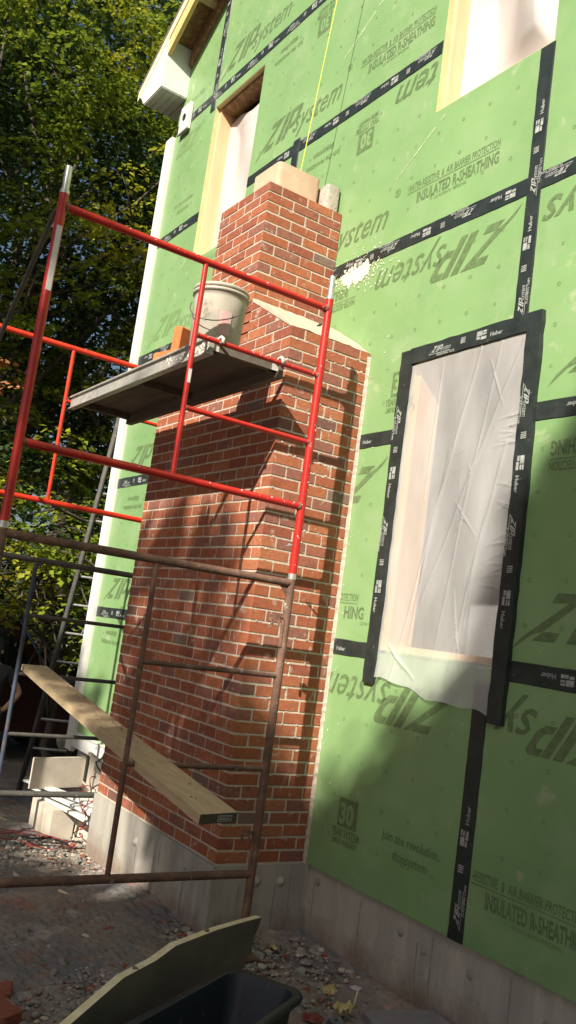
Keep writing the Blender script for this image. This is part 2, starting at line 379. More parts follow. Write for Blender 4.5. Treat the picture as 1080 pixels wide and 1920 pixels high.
def insul_mb(mb, T, L=.75, mi=0, a='WATER-RESISTIVE  &  AIR BARRIER PROTECTION', b='INSULATED R-SHEATHING'):
    t = text_me(a, size=.062, bold=.012); s = L / wid(t)
    mb.mesh(t, T @ Matrix.Translation((0, .085, 0)) @ Matrix.Diagonal((s, 1, 1, 1)), mi)
    mb.add([T @ Vector(p) for p in ((0, .071, 0), (L, .071, 0), (L, .075, 0), (0, .075, 0))], [(0, 1, 2, 3)], mi)
    t = text_me(b, size=.095, bold=.03); s = L * .88 / wid(t)
    mb.mesh(t, T @ Matrix.Translation((.09, -.012, 0)) @ Matrix.Diagonal((s, 1, 1, 1)), mi)
    t = text_me('US PATENTS PENDING', size=.026)
    mb.mesh(t, T @ Matrix.Translation((.25, -.045, 0)), mi)
def thirty_mb(mb, T, mi=0):
    # number cut out of a solid block: block frame drawn round the figures
    mb.add([T @ Vector((x + .03, y + .06, 0)) for x, y in ((0, 0), (.165, 0), (.165, .15), (0, .15))], [(0, 1, 2, 3)], mi)
    mb.mesh(text_me('30', size=.15, bold=.035), T @ Matrix.Translation((.043, .08, .0012)) @ Matrix.Diagonal((.80, 1, 1, 1)), 1)
    t = text_me('YEAR SYSTEM', size=.06, bold=.025); mb.mesh(t, T @ Matrix.Translation((-.01, .008, 0)) @ Matrix.Diagonal((.24 / wid(t), 1, 1, 1)), mi)
    t = text_me('LIMITED WARRANTY', size=.04, bold=.02); mb.mesh(t, T @ Matrix.Translation((.0, -.032, 0)) @ Matrix.Diagonal((.22 / wid(t), 1, 1, 1)), mi)
def join_mb(mb, T, mi=0):
    t = text_me('Join the revolution.', size=.066, bold=.012); mb.mesh(t, T @ Matrix.Translation((0, .05, 0)) @ Matrix.Diagonal((.42 / wid(t), 1, 1, 1)), mi)
    t = text_me('#zipsystem', size=.066, bold=.012); mb.mesh(t, T @ Matrix.Translation((.09, -.03, 0)) @ Matrix.Diagonal((.25 / wid(t), 1, 1, 1)), mi)
def one_tape_tile(mb, T, k):
    """T: local x along the tape, y across (tape is 95 mm wide, centred)"""
    logo_mb(mb, T @ Matrix.Translation((.02, -.018, 0)), h=.034, tm=False, L=.17)
    mb.add([T @ Vector(p) for p in ((.0, -.028, 0), (.17, -.028, 0), (.17, -.025, 0), (.0, -.025, 0))], [(0, 1, 2, 3)])
    t = text_me('FLASHING TAPE', size=.019, bold=.02); mb.mesh(t, T @ Matrix.Translation((.065, -.043, 0)), 0)
    for j in range(4):
        mb.add([T @ Vector(p) for p in ((.245 + j * .009, -.012, 0), (.250 + j * .009, -.012, 0), (.250 + j * .009, .022, 0), (.245 + j * .009, .022, 0))], [(0, 1, 2, 3)])
    for (x0, y0, x1, y1) in ((.36, .0, .40, .026), (.36, -.004, .385, -.018), (.39, -.022, .43, -.006), (.405, .002, .43, .012), (.405, .016, .43, .026)):
        mb.add([T @ Vector(p) for p in ((x0, y0, 0), (x1, y0, 0), (x1, y1, 0), (x0, y1, 0))], [(0, 1, 2, 3)])
    t = text_me('Huber', size=.032, bold=.02); mb.mesh(t, T @ Matrix.Translation((.455, -.018, 0)), 0)

# ------------------------------------------------------------------ house
house = thing('house', 'unfinished two storey house gable clad in green printed sheathing with black taped seams', 'house')
XL, XR, SP = -3.735, 6.6, .645
RID = (XL + XR) / 2
def roofz(x, off=0.0):   # outer roof top line above x
    xx = x if x < RID else 2 * RID - x
    return 6.668 + SP * (xx + 4.212) - off
# openings (x0,x1,z0,z1)
OPEN = [(.405, 1.275, 1.235, 2.86), (-2.87, -2.0, 4.44, 5.96), (.335, 1.225, 4.44, 5.95)]
TP = .045   # sheathing thickness
ROWH = 1.2192
seams = {0: [-1.25, 1.19], 1: [-1.97, .47, 2.91], 2: [-1.25, 1.19], 3: [-1.25, 1.19, 3.63], 4: [-1.97, .47, 2.91], 5: [-2.93, -.49, 1.95, 4.4], 6: [-1.25, 1.19, 3.63], 7: [.47], 8: [], 9: []}
panels = {}
for row in range(0, 9):
    z0, z1 = row * ROWH, (row + 1) * ROWH
    xs = [XL] + seams.get(row, []) + [XR]
    for i in range(len(xs) - 1):
        x0, x1 = xs[i], xs[i + 1]
        g = .0012
        x0 += g * (i > 0); x1 -= g * (i < len(xs) - 2)
        rects = [(x0, x1, z0 + g, z1 - g)]
        for (a, b, c, d) in OPEN:
            new = []
            for (p, q, r, s_) in rects:
                if b <= p or a >= q or d <= r or c >= s_: new.append((p, q, r, s_)); continue
                if a > p: new.append((p, a, r, s_))
                if b < q: new.append((b, q, r, s_))
                m0, m1 = max(a, p), min(b, q)
                if c > r: new.append((m0, m1, r, c))
                if d < s_: new.append((m0, m1, d, s_))
            rects = new
        mb = MB()
        for (p, q, r, s_) in rects:
            poly = [(p, r), (q, r), (q, s_), (p, s_)]
            # below roof underside: z <= 6.668+SP*(x+4.212)-.12, both slopes
            k = 6.668 + SP * 4.212 - .13
            poly = clip(poly, -SP, 1, k)
            if len(poly) > 2: poly = clip(poly, SP, 1, k + 2 * SP * RID)
            if len(poly) > 2 and area(poly) > .002: mb.prism(poly, 0, TP)
        if mb.v:
            o = mb.build('sheathing_panel', [M['zip']], house); flip_fix(o.data)
            panels[(row, i)] = o
            f = MB()   # printed fastener marks on an eight inch grid
            rr = random.Random(row * 17 + i)
            for ix in range(int((x0 + 4) / .2045), int((x1 + 4) / .2045) + 1):
                for iz in range(6):
                    x = -4 + ix * .2045 + .095; z = z0 + .01 + iz * .2045
                    if not (x0 + .03 < x < x1 - .03) or z < z0 + .03 or z > z1 - .03 or z > roofz(x, .2): continue
                    if any(a - .03 < x < b + .03 and c - .03 < z < d + .03 for a, b, c, d in OPEN): continue
                    if x < -3.7 or x > 4.5: continue
                    r1, r2 = .011, .0075; hx = rr.random() < .5; n = 4 if hx else 8; ro = PI / 4 if hx else 0
                    P = [(x + r * math.cos(2 * PI * k / n + ro), -.001, z + r * math.sin(2 * PI * k / n + ro)) for r in (r1, r2) for k in range(n)]
                    f.add(P, [(k, (k + 1) % n, n + (k + 1) % n, n + k) for k in range(n)])
                    if rr.random() < .25: f.add([(x - .02, -.001, z - .001), (x - .012, -.001, z - .001), (x - .012, -.001, z + .001), (x - .02, -.001, z + .001)], [(0, 1, 2, 3)])
            if f.v: f.build('fastener_mark', M['print'], o, kind='stuff')
def lettering(row, idx, items, m='print'):
    par = panels[(row, idx)]
    for it in items:
        mb = MB(); kind = it[0]; x, z, upd = it[1:4]
        T = wallT(x, z, upd)
        if kind == 'logo': logo_mb(mb, T, h=.215, tm=not upd)
        elif kind == 'word': logo_mb(mb, T, h=.215, only='word')
        elif kind == 'zip': logo_mb(mb, T, h=.19, only='zip')
        elif kind == 'insul': insul_mb(mb, T)
        elif kind == 'insulend': insul_mb(mb, T, L=.62, a='-RESISTIVE  &  AIR BARRIER PROTECTION', b='INSULATED R-SHEATHING')
        elif kind == 'tail': insul_mb(mb, T, L=.21, a='PROTECTION', b='HING')
        elif kind == 'thirty': thirty_mb(mb, T)
        elif kind == 'join': join_mb(mb, T)
        elif kind == 'text':
            t = text_me(it[4], size=it[5], shear=it[6] if len(it) > 6 else 0, bold=.01); mb.mesh(t, T, 0)
        mb.build('printed_lettering', [M[m], M['zip']], par)
LZ = .0
lettering(0, 1, [('logo', 1.0, 1.07, True), ('thirty', .21, .21, False), ('join', .62, .25, False)])
lettering(0, 2, [('zip', 1.98, 1.07, True), ('text', 1.545, 1.07, True, 'sy', .25, .45), ('insulend', 1.25, .20, False), ('thirty', 2.75, .21, False), ('join', 3.1, .25, False)])
lettering(0, 0, [('join', -3.1, 1.03, True), ('logo', -1.75, 1.07, True)])
lettering(1, 0, [('zip', -3.56, 1.35, False), ('join', -3.1, 2.26, True)])
lettering(1, 1, [('logo', .20, 2.28, True), ('tail', -.03, 1.40, False)])
lettering(1, 2, [('insul', 2.21, 2.27, True), ('logo', 1.44, 1.37, False), ('logo', 3.6, 2.28, True)])
lettering(2, 0, [('zip', -3.53, 2.58, False), ('join', -3.0, 3.45, True)])
lettering(2, 1, [('logo', 1.03, 3.53, True), ('insul', -.24, 3.50, True), ('thirty', .215, 2.62, False)])
lettering(2, 2, [('text', 1.60, 3.54, True, 'sys', .25, .45), ('zip', 2.1, 3.53, True), ('logo', 1.5, 2.6, False)])
lettering(3, 0, [('logo', -3.48, 3.80, False), ('text', -2.62, 4.35, False, 'INSULATED', .07)], 'print2')
lettering(3, 1, [('logo', -1.08, 3.82, False), ('insul', .165, 3.90, False), ('thirty', -.25, 4.69, True), ('join', -.66, 4.68, True)])
lettering(3, 1, [('text', .335, 4.80, True, 'tem', .25, .45)])
lettering(3, 2, [('logo', 1.62, 3.82, False), ('insul', 2.8, 3.90, False)])
lettering(4, 0, [('join', -3.48, 5.10, False), ('zip', -3.15, 5.93, True)], 'print2')
lettering(4, 1, [('logo', -1.82, 5.05, False), ('insul', -.53, 5.10, False), ('thirty', -1.0, 5.97, True), ('join', -1.41, 5.92, True)])
lettering(4, 2, [('insul', 1.75, 5.10, False), ('logo', 2.6, 5.95, True)])
lettering(5, 0, [('text', -3.55, 6.28, False, 'INSULATED', .07)], 'print2')
lettering(5, 1, [('logo', -2.76, 6.25, False), ('insul', -1.45, 6.30, False), ('thirty', -1.9, 7.2, True)])
lettering(6, 1, [('logo', -1.0, 7.45, False)])

# pale scuffs
mb = MB()
def scuff(A, B, wd):
    A = Vector((A[0], -.0022, A[1])); B = Vector((B[0], -.0022, B[1])); d = (B - A).normalized(); u = Vector((-d.z, 0, d.x)) * wd
    n = 12; rr = random.Random(2)
    for i in range(n):
        if rr.random() < .15: continue
        p, q = A.lerp(B, i / n), A.lerp(B, (i + .9) / n); k1, k2 = rr.uniform(.4, 1), rr.uniform(.4, 1)
        mb.add([p - u * k1, q - u * k2, q + u * k2, p + u * k1], [(0, 1, 2, 3)])
scuff((-.369, 5.603), (-.8, 5.342), .008); scuff((.427, 4.386), (-.005, 4.091), .006)
mb.build('chalk_scuff', mat('pale scuff', (.50, .60, .36), rough=.8), panels[(3, 1)], kind='stuff')
def splat(name, pts, mt, par, seed=1, y=-.003):
    rr = random.Random(seed); m = MB()
    for (x, z, r) in pts:
        n = 11; P = []
        for k in range(n):
            q = r * rr.uniform(.35, 1.5); P.append((x + q * math.cos(2 * PI * k / n), y - rr.random() * .0008, z + q * math.sin(2 * PI * k / n)))
        m.add([(x, y - .002, z)] + P, [(0, 1 + k, 1 + (k + 1) % n) for k in range(n)])
    return m.build(name, mt, par, kind='stuff')
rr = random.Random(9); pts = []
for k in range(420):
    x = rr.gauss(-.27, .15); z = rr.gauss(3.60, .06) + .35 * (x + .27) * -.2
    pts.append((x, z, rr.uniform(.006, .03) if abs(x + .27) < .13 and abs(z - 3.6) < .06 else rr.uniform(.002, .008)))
splat('pale_blob', pts, mat('white patch', (.72, .70, .58), (.62, .62, .46), rough=.7, scale=60), panels[(2, 1)])  # irregular white blobs clustered on the panel
pts = [(rr.uniform(.01, .05) + rr.random() ** 3 * .3, rr.uniform(0.3, 3.2), rr.uniform(.002, .006)) for _ in range(38)]
splat('mortar_fleck', pts, M['splash'], panels[(1, 1)], 4)

# seam tapes
def tape(x0, z0, x1, z1, name='seam_tape', w_=.095, d=1, off=.0, y=-.0035, wob=.0015, label=None, mt=None):
    A = Vector((x0, 0, z0)); B = Vector((x1, 0, z1)); L = (B - A).length; dr = (B - A) / L
    up = Vector((-dr.z, 0, dr.x)); n = max(2, int(L / .06)); mb = MB(); rr = random.Random(int(x0 * 100 + z0 * 37)); V = []
    ph = rr.random() * 9
    for i in range(n + 1):
        p = A + dr * (L * i / n); e1 = wob * rr.uniform(-1, 1) + .003 * math.sin(i * .21 + ph); e2 = wob * rr.uniform(-1, 1) + .003 * math.sin(i * .17 + ph)
        yy = y - abs(rr.gauss(0, .0005))
        for s_, e, yv in ((-.5, e1, -.0004), (-.46, e1, yy), (.1, 0, yy - rr.random() * .0012), (.46, e2, yy), (.5, e2, -.0004)):
            q = p + up * (w_ * s_ + e); V.append((q.x, yv, q.z))
    F = [(i * 5 + k, (i + 1) * 5 + k, (i + 1) * 5 + k + 1, i * 5 + k + 1) for i in range(n) for k in range(4)]
    o = mb.add(V, F).build(name, mt or M['tape'], house); flip_fix(o.data)
    t = MB(); s0 = off; per = .64
    while s0 < L:
        if s0 > -.0 and s0 + .56 < L + .1:
            if d > 0: X = A + dr * s0; ex, ey = dr, up
            else: X = B - dr * s0; ex, ey = -dr, -up
            T = Matrix(((ex.x, ey.x, 0, X.x), (0, 0, -1, y - .0032), (ex.z, ey.z, 0, X.z), (0, 0, 0, 1)))
            one_tape_tile(t, T, 0)
        s0 += per
    if t.v: t.build('tape_lettering', M['tapeprint'], o, kind='stuff')
    if label: o['label'] = label
    return o
for r, segs in {1: [(XL, .36), (1.33, XR)], 2: [(XL, .36), (1.33, XR)], 3: [(XL, XR)], 4: [(XL, -2.875), (-1.995, .33), (1.23, XR)], 5: [(XL, 6.2)], 6: [(-2.9, 6.0)], 7: [(-1.0, 4)]}.items():
    for (p, q) in segs:
        d = -1 if r in (3, 2, 4, 1) and p > -3 or r == 3 else 1
        tape(p, r * ROWH, q, r * ROWH, d=d, off=.12 if d > 0 else .05)
tape(1.19, 2.92, 1.19, 4.43, d=1, off=.02, y=-.006); tape(1.19, 0.0, 1.19, 1.15, d=1, off=.05, y=-.006)
tape(-1.27, 4.4, -1.27, 4.95, d=1, off=2, y=-.006); tape(-2.93, 5.95, -2.93, 7.3, d=1, off=.1, y=-.006)
tape(-1.25, .0, -1.25, 1.2, off=.1, y=-.006); tape(-1.25, 2.46, -1.25, 3.62, off=.1, y=-.006); tape(-1.97, 1.25, -1.97, 2.4, off=.1, y=-.006)
tape(3.63, 3.7, 3.63, 4.84, off=.1, y=-.006)

# windows
def opening(i, depth=.16, sillw=None):
    a, b, c, d = OPEN[i]; t = .035
    o = MB().box((a + .0, TP, c), (a + t, TP + depth, d)).build('window_opening', M['peach'], house)
    o['label'] = ['lumber framed opening behind the clear plastic sheet', 'upper left opening with brown header', 'upper right opening with bright left jamb'][i]
    MB().box((b - t, TP, c), (b, TP + depth, d)).build('jamb', M['peach'], o)
    MB().box((a + t, TP, d - t), (b - t, TP + depth, d)).build('header', M['osb'], o)
    MB().box((a + t, TP, c), (b - t, TP + depth, c + t)).build('sill', M['peach'], o)
    # foam edge of the sheathing round the hole
    e = .004
    MB().box((a, .002, c), (a + e, TP, d)).box((b - e, .002, c), (b, TP, d)).box((a + e, .002, d - e), (b - e, TP, d)).box((a + e, .002, c), (b - e, TP, c + e)).build('foam_edge', M['zipedge'], o)
    return o
ops = [opening(i) for i in range(3)]
def sheet(name, x0, x1, ztop, zbot, mt, nx, nz, fn, yb, par, label=None):
    """zbot: function of u; fn(u,v,x,z)->outward bulge"""
    V = []; F = []
    for j in range(nz + 1):
        for i in range(nx + 1):
            u, v = i / nx, j / nz; x = x0 + (x1 - x0) * u; zb = zbot(u); z = ztop(u) + (zb - ztop(u)) * v
            V.append((x, yb - fn(u, v, x, z), z))
    F = [(j * (nx + 1) + i, (j + 1) * (nx + 1) + i, (j + 1) * (nx + 1) + i + 1, j * (nx + 1) + i + 1) for j in range(nz) for i in range(nx)]
    me = bpy.data.meshes.new(name); me.from_pydata(V, [], F); me.materials.append(mt)
    me.polygons.foreach_set('use_smooth', [True] * len(F)); o = link(name, me, par)
    if label: o['label'] = label
    return o
cre = [((.62, 0), (.15, 1.0), .006, .010), ((.95, .02), (.35, .75), .005, .012), ((.78, 0), (.5, .9), .004, .009), ((.30, .02), (.28, .45), .004, .006), ((.9, .3), (.62, .95), .004, .012),
       ((.70, .05), (.85, .2), .004, .006), ((.55, .45), (.75, .55), .003, .006), ((.1, .9), (.35, .97), .006, .012), ((.62, .70), (.72, .92), .006, .004), ((.45, .3), (.25, .95), .004, .012), ((.8, .5), (.72, .8), .004, .007)]
rr = random.Random(12)
for k in range(26): # short tugs along the right hand tape
    v = .2 + .7 * rr.random(); cre.append(((1.0, v), (.80 + .1 * rr.random(), v + rr.uniform(-.02, .06)), .0035, .005))
for k in range(10):
    u, v = rr.uniform(.5, .85), rr.uniform(.3, .55); cre.append(((u, v), (u + rr.uniform(-.08, .08), v + rr.uniform(-.05, .05)), .003, .004))
def seg(u, v, A, B, asp):
    ax, ay = A[0], A[1] * asp; bx, by = B[0], B[1] * asp; px, py = u, v * asp
    dx, dy = bx - ax, by - ay; L2 = dx * dx + dy * dy; t = ((px - ax) * dx + (py - ay) * dy) / L2
    tc = min(1, max(0, t)); d = math.hypot(px - ax - tc * dx, py - ay - tc * dy); return d, tc
def fn(u, v, x, z):
    e = min(u, 1 - u, v * 2) * 4; e = min(1, e)
    h = .006 + .012 * e * math.sin(PI * min(1, v * 1.05)) + .004 * math.sin(7 * u + 5 * v) * e + .003 * math.sin(17 * u - 9 * v + 1) * e
    for A, B, am, wd in cre:
        if abs(u - (A[0] + B[0]) / 2) > abs(A[0] - B[0]) / 2 + wd * 5: continue
        d, t = seg(u, v, A, B, 2.0); h += 1.5 * am * math.exp(-(d / (wd * .75)) ** 2) * (.4 + .6 * math.sin(PI * min(1, max(.08, t + .08))))
    if v > .9: h += .012 * ((v - .9) / .1) * (1 + math.sin(u * 14)) * .5
    return max(.001, h)
sheet('plastic_sheet', .415, 1.285, lambda u: 2.835 + .025 * u, lambda u: 1.085 - .09 * u + .012 * math.sin(u * 9) + .006 * math.sin(u * 23), M['poly'], 170, 300, fn, -.002, ops[0], 'clear plastic sheet hanging past the sill')
# upper windows: opaque white wrap set back in the openings
def fw(seed, amp):
    r2 = random.Random(seed); W = [(r2.uniform(2, 9), r2.uniform(-7, 7), r2.uniform(0, 6), r2.uniform(.3, 1)) for _ in range(9)]
    def f(u, v, x, z): return sum(a * math.sin(p * u + q * v + s_) for p, q, s_, a in W) * amp * min(1, 5 * min(u, 1 - u, v + .05, 1.05 - v))
    return f
a, b, c, d = OPEN[1]; sheet('white_wrap', a + .035, b - .035, lambda u: d - .12 + .03 * math.sin(9 * u), lambda u: c + .01, M['wrap'], 50, 90, fw(3, .016), TP + .12, ops[1])
a2, b2, c2, d2 = OPEN[2]; sheet('white_wrap', a2 + .035, b2 - .035, lambda u: d2 - .04, lambda u: c2 + .01, M['wrap'], 50, 90, fw(8, .036), TP + .10, ops[2])
# tape round the main window
def wtape(x0, z0, x1, z1, **k): return tape(x0, z0, x1, z1, name='window_tape', **k)
wtape(.372, 1.05, .372, 2.93, d=-1, off=.32, w_=.092, y=-.022, wob=.004); wtape(1.306, .975, 1.306, 2.945, d=-1, off=.36, w_=.098, y=-.024, wob=.004)
wtape(.40, 2.893, 1.27, 2.898, d=1, off=.16, w_=.098, y=-.019, wob=.003)

# interior behind the openings
MB().box((-3.4, 1.4, .05), (6.2, 1.5, 6.0)).build('interior_partition', M['drywall'], house)
MB().box((-3.6, .3, -.02), (6.4, 1.4, .05)).box((-3.6, .3, 3.2), (6.4, 1.4, 3.45)).build('floor_deck', M['deckply'], house)
# shell
MB().box((XL, TP + .001, 0), (XL + .14, 8, 6.5)).box((XR - .14, TP + .001, 0), (XR, 8, 6.5)).box((XL, 8, 0), (XR, 8.1, 6.5)).build('side_wall', M['zip'], house)
# foundation
f = MB(); f.box((XL + .02, .03, -1.6), (XR, .28, -.001)).box((XL + .02, .28, -1.6), (XL + .3, 8, -.001)).box((XR - .3, .28, -1.6), (XR, 8, -.001)).box((XL, 7.8, -1.6), (XR, 8.05, -.001))
fo = f.build('foundation_wall', M['conc'], house)
rr = random.Random(4)
for x in (.07, .48, .92, 1.02, 1.5, 1.95, 2.4, -2.2, -3.0):
    MB().box((x, .0265, -.9 + rr.random() * .3), (x + rr.uniform(.004, .009), .0305, -.02 - rr.random() * .1)).build('form_line', M['seam'], fo)
for (x, z) in ((.10, -.075), (.80, -.10), (.97, -.125), (1.27, -.12), (1.7, -.15)):
    m = MB(); m.lathe([(.001, .010), (.010, .010), (.015, .002), (.022, .0)], (0, 0, 0), 9)
    me = m.data('form_tie', M['seam'])
    o = link('form_tie', me, fo, (x, .0295, z)); o.rotation_euler = (PI / 2, 0, 0)
dd = []
for k in range(700):
    x = rr.uniform(.02, 2.5); base = gz(x, -.05) + .02
    dd.append((x, base + rr.random() ** 3 * .10 * (1.4 if x > .5 else .8), rr.uniform(.004, .02)))
# corner post, starter trim
cp = MB(); cp.box((-3.905, -.030, -.07), (-3.80, .01, 6.04)).box((-3.80, -.022, -.07), (-3.787, .01, 6.04)).box((-3.787, -.035, -.07), (-3.745, .01, 6.03))
cp.build('corner_trim', M['white'], house)
MB().box((-3.745, -.03, -.025), (-1.72, -.002, .095)).box((-3.745, -.04, .095), (-1.72, -.002, .105)).build('starter_board', M['white'], house)
# eave return
ZS = 6.41; YO = -.28
er = MB()
er.prism([(-4.05, ZS), (-3.62, ZS), (-3.62, roofz(-3.62, .128)), (-4.20, roofz(-4.20, .128)), (-4.16, ZS + .12)], YO - .004, -.001)
eo = er.build('eave_return', M['white'], house); flip_fix(eo.data)
sb = [(-.275, -.21), (-.205, -.14), (-.135, -.07), (-.065, -.004)]
for (p, q) in sb: MB().box((-4.045, p, ZS - .012), (-3.625, q, ZS - .001)).build('soffit_board', M['soffit'], eo)
for k in range(12): MB().box((-4.045, .004 + k * .3, ZS - .012), (XL - .0, .294 + k * .3, ZS - .001)).build('soffit_board', M['soffit'], eo)
MB().box((-4.06, .0, ZS - .012), (-4.045, 3.9, ZS + .2)).build('fascia', M['white'], eo)
# roof
rf = MB()
def slope_prism(mb, x0, x1, off0, off1, y0, y1, mi=0):
    mb.prism([(x0, roofz(x0, off1)), (x1, roofz(x1, off1)), (x1, roofz(x1, off0)), (x0, roofz(x0, off0))], y0, y1, mi)
XO = -4.235
for (p, q) in ((XO, RID), (RID, 2 * RID - XO)): slope_prism(rf, p, q, .02, .11, YO + .045, 8.3)
ro = rf.build('roof', M['osb'], house); flip_fix(ro.data)
m = MB()
for (p, q) in ((XO - .03, RID), (RID, 2 * RID - XO + .03)): slope_prism(m, p, q, -.005, .019, YO - .015, 8.32)
o = m.build('shingle', M['shingle'], ro); flip_fix(o.data)
m = MB()
for (p, q) in ((XO - .01, RID), (RID, 2 * RID - XO)): slope_prism(m, p, q, .022, .125, YO - .008, YO + .002)
o = m.build('drip_board', M['pineedge'], ro); flip_fix(o.data)
m = MB()
for (p, q) in ((-3.616, RID), (RID, 2 * RID - XO)): slope_prism(m, p, q, .127, .30, YO + .003, YO + .043)
o = m.build('rake_board', M['yellowwood'], ro); flip_fix(o.data)
m = MB()
for (p, q) in ((-3.60, RID), (RID, 2 * RID + 3.6)): slope_prism(m, p, q, .112, .33, -.042, -.002)
o = m.build('wall_ledger', M['osb'], ro); flip_fix(o.data)
for k in range(9):
    x = -3.19 + k * .61
    o = MB().prism([(x, roofz(x, .20)), (x + .05, roofz(x + .05, .20)), (x + .05, roofz(x + .05, .113)), (x, roofz(x, .113))], YO + .045, -.043).build('lookout', M['pine'], ro); flip_fix(o.data)
# vent block with dark hole
vb = MB().box((-3.60, -.04, 5.98), (-3.40, -.006, 6.26)).box((-3.61, -.045, 5.965), (-3.39, -.03, 5.98), 1).build('vent_block', [M['white'], M['seam']], house)
h = MB().lathe([(.0, 0), (.028, 0), (.03, .004), (.036, .004)], (0, 0, 0), 18).build('vent_hole', M['cordblack'], vb, (-3.50, -.042, 6.13)); h.rotation_euler = (PI / 2, 0, 0)

# ------------------------------------------------------------------ chimney
CH = .068; D = .584; Wd = 1.69; BL, JT, BH = .1922, .0110, .0570; BD = .0921
SX0, SX1 = -1.155, -.517; ZSH = 44 * CH; ZTOP = 60 * CH; WZ = 3.285
chim = thing('brick_chimney', 'tall red brick chimney on a concrete base with sloped shoulders and a narrower stack', 'chimney', (0, 0, 0))
bricks = []   # (poly or None, face, box lo, box hi)
rb = random.Random(21)
def clipslope(poly):
    # right slope from (0,ZSH) to (SX1,WZ); left slope mirrored
    s = (WZ - ZSH) / (0 - SX1); poly = clip(poly, s, 1, ZSH + 0 * s - .012)
    if len(poly) > 2:
        s2 = (WZ - ZSH) / (SX0 + Wd); poly = clip(poly, -s2, 1, ZSH + s2 * Wd - .012)
    return poly
def face_course(kind, xs_start, xs_end, k, odd):
    """intervals from the corner going away; returns list of (a,b)"""
    L = abs(xs_end - xs_start); out = []; p = 0.0
    first = BD if odd else BL
    while p < L - .012:
        ln = first if not out else BL
        e = min(p + ln, L)
        if L - e < .03: e = L
        out.append((p, e)); p = e + JT
    return out
for k in range(60):
    z0 = k * CH + JT; z1 = z0 + BH + .0005
    odd = (k % 2 == 0)
    stack = k >= 44 and True
    slope = 44 <= k < 49
    # front face
    if k < 44:
        for j, (p, q) in enumerate(face_course('f', 0, -Wd, k, odd)):
            dep = BL if (j == 0 and odd) else BD
            bricks.append(('box', (-q, -D, z0), (-p, -D + dep, z1)))
        for j, (p, q) in enumerate(face_course('s', -D, 0, k, not odd)):
            if j == 0: continue
            bricks.append(('box', (-BD, -D + p, z0), (0, -D + q - (.004 if q > D - .02 else 0), z1)))
    else:
        if slope:
            for j, (p, q) in enumerate(face_course('f', 0, -Wd, k, odd)):
                poly = [(-q, z0), (-p, z0), (-p, z1), (-q, z1)]; poly = clipslope(poly)
                if area(poly) > .0004:
                    full = abs(area(poly) - (q - p) * BH) < 1e-4
                    if k < 48 or (-q > SX0 - .1 and -p < SX1 + .1): bricks.append(('poly', poly, -D, -D + BD))
        if k >= 44:
            x0 = SX0; x1 = SX1
            if not slope or k == 48:
                for j, (p, q) in enumerate(face_course('f', x1, x0, k, odd)):
                    if k == 48 : pass
                    dep = BL if (j == 0 and odd) else BD
                    bricks.append(('box', (x1 - q, -D, z0), (x1 - p, -D + dep, z1)))
            for j, (p, q) in enumerate(face_course('s', -D, 0, k, not odd)):
                if j == 0 and not slope: continue
                bricks.append(('box', (x1 - BD, -D + p + (.1 if slope and j == 0 else 0), z0), (x1, -D + q - (.004 if q > D - .02 else 0), z1)))
# drop duplicated bricks of course 48 (keep the stack course)
bricks = [b for b in bricks if not (b[0] == 'poly' and min(p[1] for p in b[1]) > 48 * CH)]
camP = Vector((4.14, -3.08, 1.25))
def shown(b):
    if b[0] == 'box':
        lo, hi = Vector(b[1]), Vector(b[2]); c = (lo + hi) / 2; v = camP - c; d3 = v.length ** 3
        A = (hi.x - lo.x) * (hi.z - lo.z) * abs(v.y) if abs(lo.y + D) < .01 else 0
        if abs(hi.x) < .01 or abs(hi.x - SX1) < .01: A += (hi.y - lo.y) * (hi.z - lo.z) * abs(v.x)
        return A / d3
    c = Vector((b[1][0][0], b[2], b[1][0][1])); v = camP - c; return area(b[1]) * abs(v.y) / v.length ** 3
bricks.sort(key=shown, reverse=True)
_bm = {}
def brick_mesh(sz, mi):
    key = (round(sz[0], 3), round(sz[1], 3), mi)
    if key not in _bm:
        h = Vector((key[0], key[1], BH)) / 2
        me = MB().box(tuple(-h), tuple(h)).data('brick', BR[mi]); bevel_mesh(me, .0016); _bm[key] = me
    return _bm[key]
WT = [0] * 16 + [1] * 14 + [2] * 8 + [3] * 7 + [4] * 1 + [5] * 6 + [6] * 1 + [7] * 7
rest = MB()
for i, b in enumerate(bricks):
    mi = rb.choice(WT)
    if b[0] == 'box':
        lo, hi = Vector(b[1]), Vector(b[2]); c = (lo + hi) / 2; sz = hi - lo
        j = Vector((rb.uniform(-.0014, .0014), rb.uniform(-.0016, .0014), rb.uniform(-.0014, .0014)))
        if i < 299:
            o = link('brick', brick_mesh(sz, mi), chim, c + j); o.rotation_euler = (rb.uniform(-.006, .006), rb.uniform(-.004, .004), rb.uniform(-.006, .006))
        else:
            rest.mesh(brick_mesh(sz, mi), Matrix.Translation(c + j) @ Euler((rb.uniform(-.006, .006), rb.uniform(-.004, .004), rb.uniform(-.006, .006))).to_matrix().to_4x4(), mi)
    else:
        if i < 299:
            o = MB().prism(b[1], b[2], b[3]).build('brick', BR[mi], chim); flip_fix(o.data)
        else: rest.prism(b[1], b[2], b[3], mi)
rme = rest.data('brickwork', BR); flip_fix(rme); link('brickwork', rme, chim, kind='stuff')
